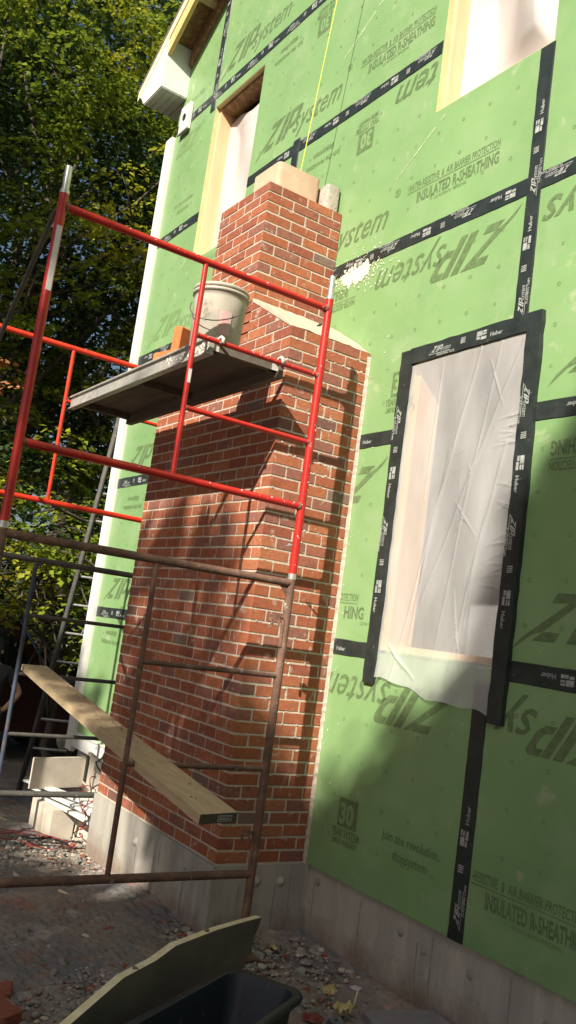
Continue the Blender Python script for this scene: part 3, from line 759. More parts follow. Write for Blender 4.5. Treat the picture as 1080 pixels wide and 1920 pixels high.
# mortar core, sits a few millimetres behind the brick faces
rc = .0032
core = MB()
core.box((-Wd + .002, -D + rc, 0), (-rc, -.004, ZSH))
core.prism([(-Wd + .01, ZSH), (-rc, ZSH), (SX1, WZ - .012), (SX0, WZ - .012)], -D + rc, -.004)
core.box((SX0 + rc, -D + rc, ZSH + .02), (SX1 - rc, -.004, ZTOP - .004))
me = core.data('mortar', M['mortar']); flip_fix(me); link('mortar', me, chim)
rr = random.Random(31); n = 14
for side in (0, 1):
    ws = MB()
    xa, xb = ((-.001, SX1 + .004) if side == 0 else (-Wd + .001, SX0 - .004)); V = []
    for i in range(n + 1):
        y = -D - .002 + (D - .002) * i / n
        for t in (0, .25, .5, .75, 1):
            x = xa + (xb - xa) * t; z = ZSH + .004 + (WZ - ZSH) * t + (.012 * math.sin(PI * t)) + rr.uniform(-.003, .003)
            V.append((x, y, z))
    ws.add(V, [(i * 5 + k, i * 5 + k + 1, (i + 1) * 5 + k + 1, (i + 1) * 5 + k) for i in range(n) for k in range(4)], 0)
    V2 = [(xa, -D - .002, ZSH - .006), (xb, -D - .002, WZ - .018)] + [V[4], V[3], V[2], V[1], V[0]]
    ws.add(V2, [(0, 1, 2, 3, 4, 5, 6)] if side == 0 else [(0, 1, 2, 3, 4, 5, 6)])
    ws.build('mortar_wash', M['wash'], chim)
# mortar smears and drips on the arris by the wall and between bricks
pts = []
sm = MB(); rr = random.Random(77)
for k in range(260):
    kk = rr.randrange(2, 44); z = kk * CH + rr.choice((.0, .006)); y = rr.uniform(-D + .02, -.03)
    r = rr.uniform(.003, .008)
    P = [(.0005 + rr.random() * .0022, y + r * 1.6 * math.cos(2 * PI * q / 7) * rr.uniform(.5, 1.2), z + r * math.sin(2 * PI * q / 7)) for q in range(7)]
    sm.add([(.004, y, z)] + P, [(0, 1 + q, 1 + (q + 1) % 7) for q in range(7)])
ev = []
for k in range(151):
    z = k * .0198; a = rr.uniform(.001, .007); ev += [(.0015 + a * .3, -.020 - a, z), (.003 + a, -.006, z), (.006 + a, -.0015, z)]
sm.add(ev, [(3 * k + q, 3 * k + q + 1, 3 * k + q + 4, 3 * k + q + 3) for k in range(150) for q in (0, 1)])
for k in range(0):
    z = rr.uniform(.0, 3.0); r = rr.uniform(.005, .012)
    P = [(.001 + rr.random() * .003, -.012 + r * .8 * math.cos(2 * PI * q / 7), z + r * 1.6 * math.sin(2 * PI * q / 7)) for q in range(7)]
    sm.add([(.008, -.01, z)] + P, [(0, 1 + q, 1 + (q + 1) % 7) for q in range(7)])
sm.build('mortar_smear', M['mortar'], chim, kind='stuff')
# flue tiles
def tube_tile(x0, x1, y0, y1, z0, z1, t, r, mt, name):
    def ring(a, b, c, d, rr_, z):
        P = []
        for cx, cy, s in ((b - rr_, d - rr_, 0), (a + rr_, d - rr_, 1), (a + rr_, c + rr_, 2), (b - rr_, c + rr_, 3)):
            for q in range(5): th = PI / 2 * (s + q / 4); P.append((cx + rr_ * math.cos(th), cy + rr_ * math.sin(th), z))
        return P
    R = ring(x0, x1, y0, y1, r, z0) + ring(x0, x1, y0, y1, r, z1) + ring(x0 + t, x1 - t, y0 + t, y1 - t, r * .6, z1) + ring(x0 + t, x1 - t, y0 + t, y1 - t, r * .6, z0)
    m = MB(); n = 20
    for a in range(3): m.add([R[a * n + k] for k in range(n)] + [R[(a + 1) * n + k] for k in range(n)], [(k, (k + 1) % n, n + (k + 1) % n, n + k) for k in range(n)], 0, a != 1)
    return m.build(name, mt, chim)
tube_tile(-.97, -.625, -.475, -.135, ZTOP - .3, 4.315, .022, .035, M['clay'], 'flue_tile')
o = tube_tile(-.74, -.555, -.118, -.012, ZTOP - .3, 4.275, .018, .02, M['greyclay'], 'flue_tile'); o['label'] = 'small grey mortar stained flue block'
# concrete base under the brick
bb = MB().box((-Wd - .012, -D - .014, -1.3), (.012, .029, -.0005)).build('concrete_base', M['conc'], chim)
rr = random.Random(14)
for x in (-1.35, -.93, -.62, -.30): MB().box((x, -D - .0165, -.8), (x + rr.uniform(.004, .008), -D - .013, -.03 - rr.random() * .1)).build('form_line', M['seam'], bb)
for y in (-.43, -.2, -.10): MB().box((.011, y, -.8), (.0145, y + rr.uniform(.004, .01), -.03 - rr.random() * .1)).build('form_line', M['seam'], bb)
for (x, y, z, rot) in ((.013, -.32, -.085, (0, PI / 2, 0)), (.013, -.16, -.09, (0, PI / 2, 0)), (-.18, -D - .015, -.10, (PI / 2, 0, 0)), (-.95, -D - .015, -.13, (PI / 2, 0, 0))):
    m = MB(); m.lathe([(.001, .022), (.012, .020), (.020, .008), (.030, .0)], (0, 0, 0), 9); o = m.build('form_tie', M['conc'], bb, (x, y, z)); o.rotation_euler = rot

# ------------------------------------------------------------------ scaffold frames
R1, R2 = .0215, .0135
XN, XF = .28, -1.85; YL, YR, YMN, YMF = -2.06, -.535, -1.305, -1.23
def red_frame(x, ym, m, label, wid2):
    YL, YR = (-2.06, -.535) if x > 0 else (-1.95, -.425)
    t = thing('scaffold_section', label, 'scaffold frame', (x, YR, 1.55), 'red scaffold frames')
    def tb(name, A, B, r, mt=m): o = MB().tube(A, B, r).build(name, mt, t); o.location = (-x, -YR, -1.55); return o
    for y in (YL, YR):
        tb('post', (x, y, 1.56), (x, y, 3.095), R1)
        p = MB().tube((x, y, 3.05), (x, y, 3.225), R1 * .80).tube((x, y, 3.09), (x, y, 3.108), R1 * 1.06).tube((x + .0, y - .021, 3.185), (x, y + .021, 3.185), .005, 8)
        o = p.build('coupling_pin', M['zinc'], t); o.location = (-x, -YR, -1.55)
        for z in (2.96, 1.72):
            s = 1 if y == YR else -1
            o = MB().tube((x - .02, y, z), (x - .075, y - .01, z - .006), .005, 8).tube((x - .06, y, z), (x - .066, y - .002, z), .010, 8).build('brace_stud', M['zinc'], t); o.location = (-x, -YR, -1.55)
        o = MB().tube((x, y, 1.535), (x, y, 1.565), R1 * 1.04).build('collar', M['zinc'], t); o.location = (-x, -YR, -1.55)
    tb('rail', (x, YL, 3.035), (x, YR, 3.035), .0195); tb('rail', (x, YL, 1.925), (x, YR, 1.925), .0195)
    tb('strut', (x, ym, 1.93), (x, ym, 3.03), R2)
    for z in (2.652, 2.277): tb('rung', (x, ym, z), (x, YR, z), R2)
    wb = MB()
    for y, s_ in ((YL, 1), (YR, -1)):
        for z in (3.035, 1.925): wb.tube((x, y + s_ * .017, z), (x, y + s_ * .030, z), .0245, 12, r2=.0205)
    for z in (2.652, 2.277): wb.tube((x, YR - .017, z), (x, YR - .028, z), .0175, 10, r2=.0145); wb.tube((x, ym + .010, z), (x, ym + .019, z), .0175, 10, r2=.0145)
    o = wb.build('weld_bead', M['rust'], t, kind='stuff'); o.location = (-x, -YR, -1.55)
    return t
nf = red_frame(XN, YMN, M['red'], 'dark red scaffold frame nearest the camera, holding the near end of the plank deck', 1)
o = MB().box((XN + .0185, YL - .012, 2.62), (XN + .0225, YL + .012, 2.93)).build('sticker', M['white'], nf); o.location = (-XN, .535, -1.55)
o = MB().box((XN + .0115, YMN - .008, 2.40), (XN + .0145, YMN + .008, 2.47)).build('sticker', M['white'], nf); o.location = (-XN, .535, -1.55)
red_frame(XF, YMF, M['redb'], 'bright red scaffold frame at the far end of the plank deck, behind the nearer one', 1)
def low_frame(x, ym, m, m2, label, zr, zb, foot):
    YL, YR = (-2.06, -.535) if x > 0 else (-1.95, -.425)
    t = thing('scaffold_section', label, 'scaffold frame', (x, YR, foot), 'rusty lower scaffold frames')
    def tb(name, A, B, r, mt=m, r2=None): o = MB().tube(A, B, r, r2=r2).build(name, mt, t); o.location = (-x, -YR, -foot); return o
    for y in (YL, YR): tb('post', (x, y, foot), (x, y, 1.535), R1 * 1.02)
    tb('rail', (x, YL, 1.515), (x, YR, 1.515), .0205); tb('rail', (x, YL, zb), (x, YR, zb), .0205)
    tb('strut', (x, ym, zb), (x, ym, 1.51), R2 * (1.0 if x > 0 else 1.1), m2)
    for z in zr: tb('rung', (x, ym, z), (x, YR, z), R2)
    # brace locks on the wall side post and welded gussets
    for z in (1.33, .24):
        mb = MB(); mb.tube((x, YR - .02, z), (x, YR - .075, z + .004), .009, 10); mb.box((x - .012, YR - .075, z - .012), (x + .012, YR - .045, z + .014))
        mb.tube((x + .012, YR - .05, z - .015), (x + .012, YR - .052, z - .055), .006, 8); mb.tube((x + .008, YR - .022, z - .01), (x + .008, YR - .022, z - .15), .009, 10)
        mb.box((x - .004, YR - .09, z - .045), (x + .004, YR - .08, z - .01))
        o = mb.build('brace_lock', m, t); o.location = (-x, -YR, -foot)
    g = MB().prism([(0, 0), (-.055, 0), (0, -.06)], -.003, .003, T=Matrix.Translation((x, YR - .015, 1.50)) @ Matrix.Rotation(PI / 2, 4, 'Z') ).build('gusset', m, t); g.location = (-x, -YR, -foot)
    for y in (YR, YL):
        o = MB().box((x - .07, y - .07, foot - .004), (x + .07, y + .07, foot + .004)).tube((x, y, foot), (x, y, foot + .05), .018).build('base_plate', M['rust'], t); o.location = (-x, -YR, -foot)
    return t
low_frame(XN, -1.315, M['rust'], M['rust'], 'rusty brown scaffold frame standing on the soil under the dark red frame', (1.03, .558), .040, -.355)
low_frame(XF, YMF, M['darksteel'], M['bluesteel'], 'weathered grey scaffold frame with a blue strut, below the bright red frame', (1.137, .74, .34), -.05, -.43)

def xbrace(A, B, label):
    o = MB().tube(A, B, .0125, 10); A_, B_ = Vector(A), Vector(B)
    o = o.build('cross_brace', M['darksteel']); tag(o, label, 'scaffold brace', 'cross braces between the scaffold frames')
xbrace((.245, -2.075, 3.02), (-1.88, -2.075, 1.40), 'scaffold brace falling to the left behind the top of the dark red post')
xbrace((.245, -2.085, 1.60), (-1.88, -2.085, 3.00), 'scaffold brace rising from the foot of the dark red post at the left picture edge')

rr = random.Random(88); cm = MB()
for k in range(70):
    t = rr.random(); where = rr.choice(('rail', 'rail2', 'post', 'rung'))
    if where == 'rail': c = Vector((XN + .017, YL + (YR - YL) * t, 3.035 + rr.uniform(-.005, .012)))
    elif where == 'rail2': c = Vector((XN + .017, YL + (YR - YL) * t, 1.925 + rr.uniform(-.005, .012)))
    elif where == 'post': c = Vector((XN + .019, YR + rr.uniform(-.01, .01), 1.6 + 1.4 * t))
    else: c = Vector((XN + .012, YMN + (YR - YMN) * t, 2.652 + rr.uniform(-.004, .008)))
    r = rr.uniform(.002, .007)
    P = [c + Vector((rr.uniform(-.001, .001), r * rr.uniform(.6, 1.6) * math.cos(q), r * math.sin(q))) for q in (0, 1.1, 2.2, 3.1, 4.2, 5.2)]
    cm.add([c + Vector((.003, 0, 0))] + P, [(0, 1 + q, 1 + (q + 1) % 6) for q in range(6)])
o = cm.build('mortar_fleck', M['splash'], nf, kind='stuff'); o.location = (-XN, .535, -1.55)

# deck
dk = thing('scaffold_deck', 'aluminium framed plywood scaffold deck with a bucket on it, bridging the red frames', 'scaffold deck', (-.8, -.97, 2.62))
def dpart(name, mb, mt):
    o = mb.build(name, mt, dk); o.location = (.8, .97, -2.62); return o
DY0, DY1, DX0, DX1, DZ = -1.20, -.745, -1.80, .235, 2.675
dpart('plywood', MB().box((DX0, DY0 + .03, DZ - .013), (DX1, DY1 - .03, DZ)), M['deckply'])
for y0, y1 in ((DY0, DY0 + .028), (DY1 - .028, DY1)):
    m = MB(); m.box((DX0 - .01, y0, DZ - .085), (DX1 + .01, y1, DZ + .006)); s = -1 if y0 == DY0 else 1
    yo = y0 if y0 == DY0 else y1
    m.box((DX0 - .01, min(yo, yo + s * .014), DZ - .085), (DX1 + .01, max(yo, yo + s * .014), DZ - .078)).box((DX0 - .01, min(yo, yo + s * .014), DZ - .004), (DX1 + .01, max(yo, yo + s * .014), DZ + .006))
    dpart('side_rail', m, M['alu'] if y0 == DY0 else M['deckply'])  # wall side rail takes a dark colour in place of its inner shade
for x in (-1.78, -.80, .21): dpart('crossbar', MB().box((x - .02, DY0 + .028, DZ - .055), (x + .02, DY1 - .028, DZ - .014)), M['deckply'])
for x, s in ((XN, 1), (XF, -1)):
    for y in (DY0 + .045, DY1 - .045):
        m = MB(); pts = [(x - s * .07, y, DZ - .03), (x - s * .045, y, DZ - .01), (x - s * .02, y, DZ + .004), (x, y, DZ + .008), (x + s * .02, y, DZ - .004), (x + s * .024, y, DZ - .03)]
        m.path(pts, .009, 8); m.box((x - s * .075 - .02, y - .02, DZ - .055), (x - s * .06 + .012, y + .02, DZ - .02)); dpart('hook', m, M['splash'])
sp = MB(); rr = random.Random(5)
for k in range(150):
    x = DX1 - rr.random() ** 2 * .5; r = rr.uniform(.004, .014); y, z = DY0 - .0015, DZ - rr.uniform(.0, .08)
    P = [(x + r * math.cos(2 * PI * q / 7) * rr.uniform(.5, 1.2), y, z + r * math.sin(2 * PI * q / 7) * .7) for q in range(7)]
    sp.add([(x, y - .003, z)] + P, [(0, 1 + q, 1 + (q + 1) % 7) for q in range(7)])
o = dpart('pale_blob', sp, M['splash']); o['kind'] = 'stuff'

# bucket
bk = thing('bucket', 'white plastic bucket with wire handle and faded pink label standing on the scaffold deck', 'bucket', (-.04, -1.035, DZ + .001))
MB().lathe([(.0, .0), (.125, 0), (.132, .006), (.146, .30), (.147, .33), (.156, .33), (.156, .345), (.148, .347), (.149, .365), (.143, .368), (.139, .33), (.126, .01), (0, .01)], (0, 0, 0), 36).build('body', M['bucket'], bk)
MB().lathe([(.0, .362), (.12, .362), (.135, .372), (.152, .372), (.156, .366), (.154, .352), (.150, .352)], (0, 0, 0), 36).build('lid', M['bucket'], bk)
pts = []
for i in range(25):
    t = i / 24 * PI; pts.append((.158 * math.cos(t), .158 * -math.sin(t) * .62 - .09 * math.sin(t), .30 - .16 * math.sin(t)))
o = MB().path(pts, .0028, 6).build('handle', M['darksteel'], bk); o.rotation_euler = (0, 0, .9)
lb = MB(); V = []
for i in range(9):
    th = -.42 + .48 * i / 8
    for z in (.09, .22): V.append((.1455 * math.cos(th) * (.93 + .1 * z / .3), .1455 * math.sin(th) * (.93 + .1 * z / .3), z))
lb.add(V, [(2 * i, 2 * i + 2, 2 * i + 3, 2 * i + 1) for i in range(8)]).build('label_sticker', M['bucketlabel'], bk)
b1 = MB().box((-.03, -.045, 0), (.03, .045, .185)); o = b1.build('clay_block', M['orange'], None, (-.30, -1.12, DZ + .008)); o.rotation_euler = (.05, .1, .4); bevel_mesh(o.data, .006)
tag(o, 'upright orange clay block left of the bucket on the deck', 'clay block', 'orange clay pieces on the deck')
b1 = MB().box((-.09, -.05, 0), (.09, .05, .055)); o = b1.build('clay_block', M['orange'], None, (-.40, -1.13, DZ + .008)); o.rotation_euler = (0, 0, .2); bevel_mesh(o.data, .006)
tag(o, 'orange clay block lying flat at the deck edge beside the upright one', 'clay block', 'orange clay pieces on the deck')

# long plank lying across the rungs
NL, NR, FL, FR = Vector((1.02, -1.30, .505)), Vector((.98, -1.105, .505)), Vector((-1.93, -1.18, .80)), Vector((-1.98, -.99, .80))
pl = thing('scaffold_plank', 'long pale timber plank sloping across the rusty scaffold rungs in front of the chimney', 'plank', tuple(NL))
nrm = (NR - NL).cross(FL - NL).normalized(); nrm = nrm if nrm.z > 0 else -nrm
V = []; N_ = 24
for i in range(N_ + 1):
    t = i / N_; sag = -.006 * math.sin(PI * t)
    a0 = NL.lerp(FL, t) + Vector((0, 0, sag)); a1 = NR.lerp(FR, t) + Vector((0, 0, sag))
    V += [a0 - NL, a1 - NL, a1 - nrm * .04 - NL, a0 - nrm * .04 - NL]
F = [(i * 4 + k, (i + 1) * 4 + k, (i + 1) * 4 + (k + 1) % 4, i * 4 + (k + 1) % 4) for i in range(N_) for k in range(4)]
m = MB().add(V, F); m.add(V[:4], [(0, 1, 2, 3)], 1); m.add(V[-4:], [(3, 2, 1, 0)], 0)
o = m.build('board', [M['pine'], M['endgrain']], pl); flip_fix(o.data)
e0, e1 = Vector((0, 0, 0)), NR - NL; dn = -nrm * .04
out = (NL - FL).normalized() * .0012; st = MB()
def ep(u, v): return e0.lerp(e1, u) + dn * v + out
def erect(u0, u1, v0, v1): st.add([ep(u0, v0), ep(u1, v0), ep(u1, v1), ep(u0, v1)], [(0, 1, 2, 3)])
erect(.48, .86, .22, .28); erect(.48, .86, .78, .84); erect(.48, .495, .22, .84); erect(.845, .86, .22, .84)
for q in range(9): erect(.52 + q * .033, .54 + q * .033, .5, .68)
for q in range(6): erect(.53 + q * .05, .56 + q * .05, .34, .42)
st.build('end_stamp', M['whitechip'], pl)
cr = MB(); rr = random.Random(8)
for k in range(34):
    t = rr.uniform(.05, .8); u = rr.random(); p = NL.lerp(FL, t).lerp(NR.lerp(FR, t), u) - NL + nrm * .003; r = rr.uniform(.004, .014)
    P = [p + Vector((r * math.cos(q), r * .7 * math.sin(q), rr.uniform(-.002, .004))) for q in (0, 1.2, 2.5, 3.6, 5)]
    cr.add([p + nrm * r * .5] + P, [(0, 1 + q, 1 + (q + 1) % 5) for q in range(5)])
cr.build('dirt_crumb', M['dirtconc'], pl, kind='stuff')

# yellow line
o = MB().tube((-.64, -.3, 4.25), (-.487 - .13 * 2.2, -.3, 4.0), .0016, 6)
o = MB().path([(-.642, -.30, 4.20), (-.64, -.3, 4.32), (-.487, -.3, 5.50), (-.16, -.29, 8.0), (.03, -.285, 9.2)], .0032, 6).build('mason_line', M['yellow'])
tag(o, 'taut yellow mason line rising from the flue tile', 'string')

# ------------------------------------------------------------------ foreground pieces
PB = [(.62, -.67, -.05), (.934, -1.326, 0.0), (1.14, -1.60, -.03), (1.30, -1.85, -.11), (1.42, -2.05, -.20), (1.42, -2.05, -.46), (.66, -.74, -.46), (.70, -.82, -.28)]
# clipped plywood sheet standing on edge: points projected on one vertical plane
P0 = Vector(PB[0]); dirp = (Vector((1.30, -1.85, 0)) - Vector((.62, -.67, 0))).normalized(); nrp = Vector((dirp.y, -dirp.x, 0)); nrp = nrp if nrp.x > 0 else -nrp
poly = []
for p in PB:
    q = Vector(p); poly.append(((q - P0).dot(dirp), q.z))
poly = [(0, -.05), (.20, -.030), (.42, -.012), (.60, -.005), (.73, .0), (.86, -.022), (1.06, -.03), (1.36, -.11), (1.75, -.24), (1.75, -.48), (.24, -.48), (.12, -.24)]
T = Matrix(((dirp.x, -nrp.x, 0, P0.x), (dirp.y, -nrp.y, 0, P0.y), (0, 0, 1, 0), (0, 0, 0, 1)))
b = thing('form_panel', 'dark plywood panel with pale cut upper edge standing beside the black tub', 'panel', (P0.x, P0.y, -.45))
m = MB(); n = len(poly)
V = [T @ Vector((x, 0, z)) for x, z in poly] + [T @ Vector((x, .034, z)) for x, z in poly]
m.add(V, [tuple(range(n))[::-1], tuple(range(n, 2 * n))], 0)
m.add(V, [(i, (i + 1) % n, n + (i + 1) % n, n + i) for i in range(n)], 1)
o = m.build('board', [M['darkply'], M['pineedge']], b); flip_fix(o.data); o.location = (-P0.x, -P0.y, .45)
m = MB(); rr = random.Random(19)
for (x, z) in ((.47, -.012), (.97, -.03)):
    P = T @ Vector((x, .017, z)); m.mesh(MB().box((-.012, -.008, -.004), (.012, .01, .008)).data('c', M['dirtconc']), Matrix.Translation(P) @ Euler((rr.random(), rr.random(), rr.random() * 3)).to_matrix().to_4x4())
o = m.build('mud_clod', M['dirtconc'], b); o.location = (-P0.x, -P0.y, .45)
# mortar tub
tb_ = thing('mortar_tub', 'black rubber mortar tub with dark blue inside at the bottom of the picture', 'tub', (1.32, -1.52, -.45))
u = Vector((.865, .5, 0)); v = Vector((.5, -.865, 0)); c0 = Vector((1.31, -.89, 0))  # far right corner
cen = c0 - u * .175 + v * .48
def rr_ring(hx, hy, r, z, n=6):
    P = []
    for sx, sy, s in ((1, 1, 0), (-1, 1, 1), (-1, -1, 2), (1, -1, 3)):
        for q in range(n + 1): th = PI / 2 * (s + q / n); P.append(cen + u * (sx * (hx - r) + r * math.cos(th)) + v * -1 * (-(sy * (hy - r) + r * math.sin(th))) + Vector((0, 0, z)))
    return P
rings = [(.13, .42, .06, -.44), (.15, .465, .07, -.12), (.172, .495, .07, -.115), (.178, .50, .07, -.10), (.172, .495, .07, -.088), (.145, .468, .06, -.092), (.138, .455, .06, -.125), (.125, .42, .06, -.26), (.11, .39, .06, -.30)]
m = MB(); R = [rr_ring(*q) for q in rings]; n = len(R[0]); allv = [p - tb_.location for r_ in R for p in r_]
m.add(allv, [(a * n + k, a * n + (k + 1) % n, (a + 1) * n + (k + 1) % n, (a + 1) * n + k) for a in range(5) for k in range(n)], 0, True)
m.add(allv[5 * n:], [(a * n + k, a * n + (k + 1) % n, (a + 1) * n + (k + 1) % n, (a + 1) * n + k) for a in range(3) for k in range(n)], 1, True)
m.add(allv[8 * n:], [tuple(range(n))], 1); m.add(allv[:n], [tuple(range(n))[::-1]], 0)
o = m.build('shell', [M['tub'], M['tubin']], tb_); flip_fix(o.data)
# paving slab
sb_ = MB(); C4 = [(1.0, -.33), (1.085, .02), (1.40, -.03), (1.36, -.40)]
sb_.add([(x, y, -.36) for x, y in C4] + [(x, y, -.325) for x, y in C4], [(0, 1, 2, 3), (4, 5, 6, 7), (0, 1, 5, 4), (1, 2, 6, 5), (2, 3, 7, 6), (3, 0, 4, 7)])
sb_ = MB(); C4 = [(1.00, -.33), (1.085, .015), (1.40, -.02), (1.36, -.42)]; zt = [-.33, -.33, -.33, -.33]
sb_.add([(x, y, -.375) for x, y in C4] + [(x, y, -.335) for x, y in C4], [(3, 2, 1, 0), (4, 5, 6, 7), (0, 1, 5, 4), (1, 2, 6, 5), (2, 3, 7, 6), (3, 0, 4, 7)])
o = sb_.build('paving_slab', mat('grey slab', (.27, .26, .26), (.22, .21, .22), rough=.9, scale=12, bump=.3)); flip_fix(o.data); bevel_mesh(o.data, .005)
tag(o, 'flat grey slab lying on the gravel against the foundation wall', 'slab')

def crumple(name, x, y, z, r, mt, label, cat, seed, flat=.5, group=None):
    rs = np.random.RandomState(seed); V = []; F = []; n = 7
    for j in range(n):
        for i in range(n): V.append(((i / (n - 1) - .5) * 2 * r + rs.randn() * r * .12, (j / (n - 1) - .5) * 1.5 * r + rs.randn() * r * .12, abs(rs.randn()) * r * flat))
    F = [(j * n + i, j * n + i + 1, (j + 1) * n + i + 1, (j + 1) * n + i) for j in range(n - 1) for i in range(n - 1)]
    me = bpy.data.meshes.new(name); me.from_pydata(V, [], F); me.materials.append(mt)
    o = link(name, me, None, (x, y, z)); o.rotation_euler = (0, 0, rs.rand() * 3); return tag(o, label, cat, group)
crumple('wrapper', .80, -.37, -.335, .035, M['paper'], 'crumpled yellow wrapper on the gravel between the tub and the grey slab', 'wrapper', 3)
crumple('wrapper', 1.0, -.43, -.33, .045, M['paper'], 'crumpled yellow wrapper touching the left end of the grey slab', 'wrapper', 4)
crumple('wrapper', .25, -.32, -.345, .022, M['paper'], 'small yellow scrap on the gravel in front of the chimney base', 'wrapper', 6)
crumple('packet', 1.0, -.60, -.345, .045, mat('red packet', (.28, .07, .05), (.2, .05, .04), scale=30), 'crushed red packet beside the mortar tub', 'packet', 7, .25)
crumple('packet', 1.06, -.53, -.345, .04, mat('grey packet', (.25, .27, .28), (.12, .13, .14), scale=50), 'crushed grey packet right of the red one by the tub', 'packet', 8, .25)
def stone(x, y, r, mt, label, seed, name='stone', cat='stone', flat=.6):
    rs = np.random.RandomState(seed); P, FF = rock(r, rs, flat); me = bpy.data.meshes.new(name); me.from_pydata(P.tolist(), [], FF); me.materials.append(mt)
    o = link(name, me, None, (x, y, gz(x, y) + r * .35)); o.rotation_euler = (0, 0, rs.rand() * 6); return tag(o, label, cat)
stone(.74, -.16, .034, M['whitechip'], 'white triangular chip above the yellow wrapper', 2, 'chip', 'chip', .35)
stone(.95, -.13, .03, mat('pink stone', (.42, .28, .23), scale=20), 'pinkish stone just above the grey slab', 3)
stone(-.187, -1.163, .022, M['whitechip'], 'small white chip alone on the brown soil', 5, 'chip', 'chip', .5)
stone(-.50, -1.12, .06, M['stoneg'], 'flat grey stone flake on the soil below the scaffold rail', 7, flat=.22)
stone(-.38, -1.36, .05, M['stoneg'], 'second flat grey stone, left of the white chip', 8, flat=.3)
stone(.10, -1.38, .04, M['stoneg'], 'rounded grey stone behind the plywood panel', 9)
def loose_brick(x, y, z, rot, label, sx=.194, mt=BR[2]):
    me = MB().box((-sx / 2, -.046, -.029), (sx / 2, .046, .029)).data('loose_brick', mt); bevel_mesh(me, .005)
    o = link('loose_brick', me, None, (x, y, z)); o.rotation_euler = rot; return tag(o, label, 'brick', 'loose bricks on the soil')
loose_brick(.47, -1.78, gz(.47, -1.78) + .03, (.1, .1, .3), 'red brick in the bottom left corner of the picture')
loose_brick(.30, -1.73, gz(.3, -1.73) + .01, (.3, -.1, 1.2), 'broken half brick just above the corner brick', .10)
loose_brick(.56, -1.95, gz(.56, -1.95) + .02, (.1, .2, .9), 'red brick cut off by the left edge of the picture, lowest one')
o = MB().tube((.90, -.30, -.37), (.905, -.285, -.285), .004, 7).build('stick', M['pineedge']); tag(o, 'thin upright stick between wrapper and slab', 'stick')
o = MB().box((-.9, -1.03, gz(-.8, -1) + .015), (-.62, -1.015, gz(-.8, -1) + .024), rot=(0, 0, .3)).build('stick', M['pineedge']); tag(o, 'thin pale stick lying on the soil below the scaffold rail', 'stick')
o = MB().box((0, 0, 0), (.42, .09, .035)).build('timber_offcut', M['pine'], None, (-2.28, -.62, -.52)); o.rotation_euler = (0, 0, .35); bevel_mesh(o.data, .003)
tag(o, 'short pale timber offcut at the left foot of the chimney base', 'timber')
o = MB().box((0, 0, 0), (.9, .28, .04)).build('timber_offcut', M['pine'], None, (-3.55, -1.08, -.60)); o.rotation_euler = (0, .02, .45); bevel_mesh(o.data, .003)
tag(o, 'orange toned board end lying on the soil at the left edge', 'timber')

# pale L shaped boxed offcut on white boards
lp = thing('boxed_offcut', 'pale two sided boxed offcut lying on white boards left of the chimney', 'offcut', (-2.6, -.5, -.17))
def lpart(name, mb, mt): o = mb.build(name, mt, lp); o.location = (2.6, .5, .17); return o
def wallseg(A, B, z0, z1, t):
    A = Vector(A); B = Vector(B); d = (B - A).normalized(); nn = Vector((-d.y, d.x)) * t; m = MB()
    P = [A, B, B + nn, A + nn]; m.add([(p.x, p.y, z0) for p in P] + [(p.x, p.y, z1) for p in P], [(0, 3, 2, 1), (4, 5, 6, 7), (0, 1, 5, 4), (1, 2, 6, 5), (2, 3, 7, 6), (3, 0, 4, 7)]); return m
L_, Nn, R_ = (-2.66, -.72), (-2.79, -.25), (-2.10, -.36)
lpart('left_side', wallseg(L_, Nn, -.19, .045, .03), M['precast']); lpart('right_side', wallseg(Nn, R_, -.16, .09, .03), M['precast'])
lpart('handle_slot', wallseg((-2.74, -.262), (-2.68, -.272), -.13, .07, -.012), M['cordblack'])
for k in range(5):
    o = MB().box((-.48, -.04, 0), (.48, .04, .018)).build('white_board', M['white'], None, (-2.45 - .02 * k, -.50 + .05 * (k % 2), -.285 + .022 * k)); o.rotation_euler = (0, .0, .10 + .05 * k)
    tag(o, ['bottom', 'second lowest', 'middle', 'second highest', 'topmost'][k] + ' white board in the small stack under the pale boxed offcut', 'board', 'white boards stacked by the wall')
blk = MB().box((-2.85, -.62, -.62), (-2.62, -.42, -.29)).box((-2.60, -.60, -.62), (-2.42, -.42, -.29)).build('support_block', M['precast'])
tag(blk, 'pale ribbed support block under the stacked white boards', 'block')
for k in range(6): MB().box((-2.615 + .006, -.60 + k * .03, -.60), (-2.600, -.585 + k * .03, -.30)).build('rib', M['white'], blk)
tomb = MB(); P = [(0, 0), (.30, 0), (.30, .36), (.28, .41), (.22, .45), (.10, .455), (.04, .42), (0, .36)]
tomb.prism(P, 0, .05); o = tomb.build('rounded_panel', M['precast'], None, (-2.42, -.42, -.56)); o.rotation_euler = (-.12, 0, .25); flip_fix(o.data)
tag(o, 'pale panel with rounded corners leaning by the left side of the chimney base', 'panel')
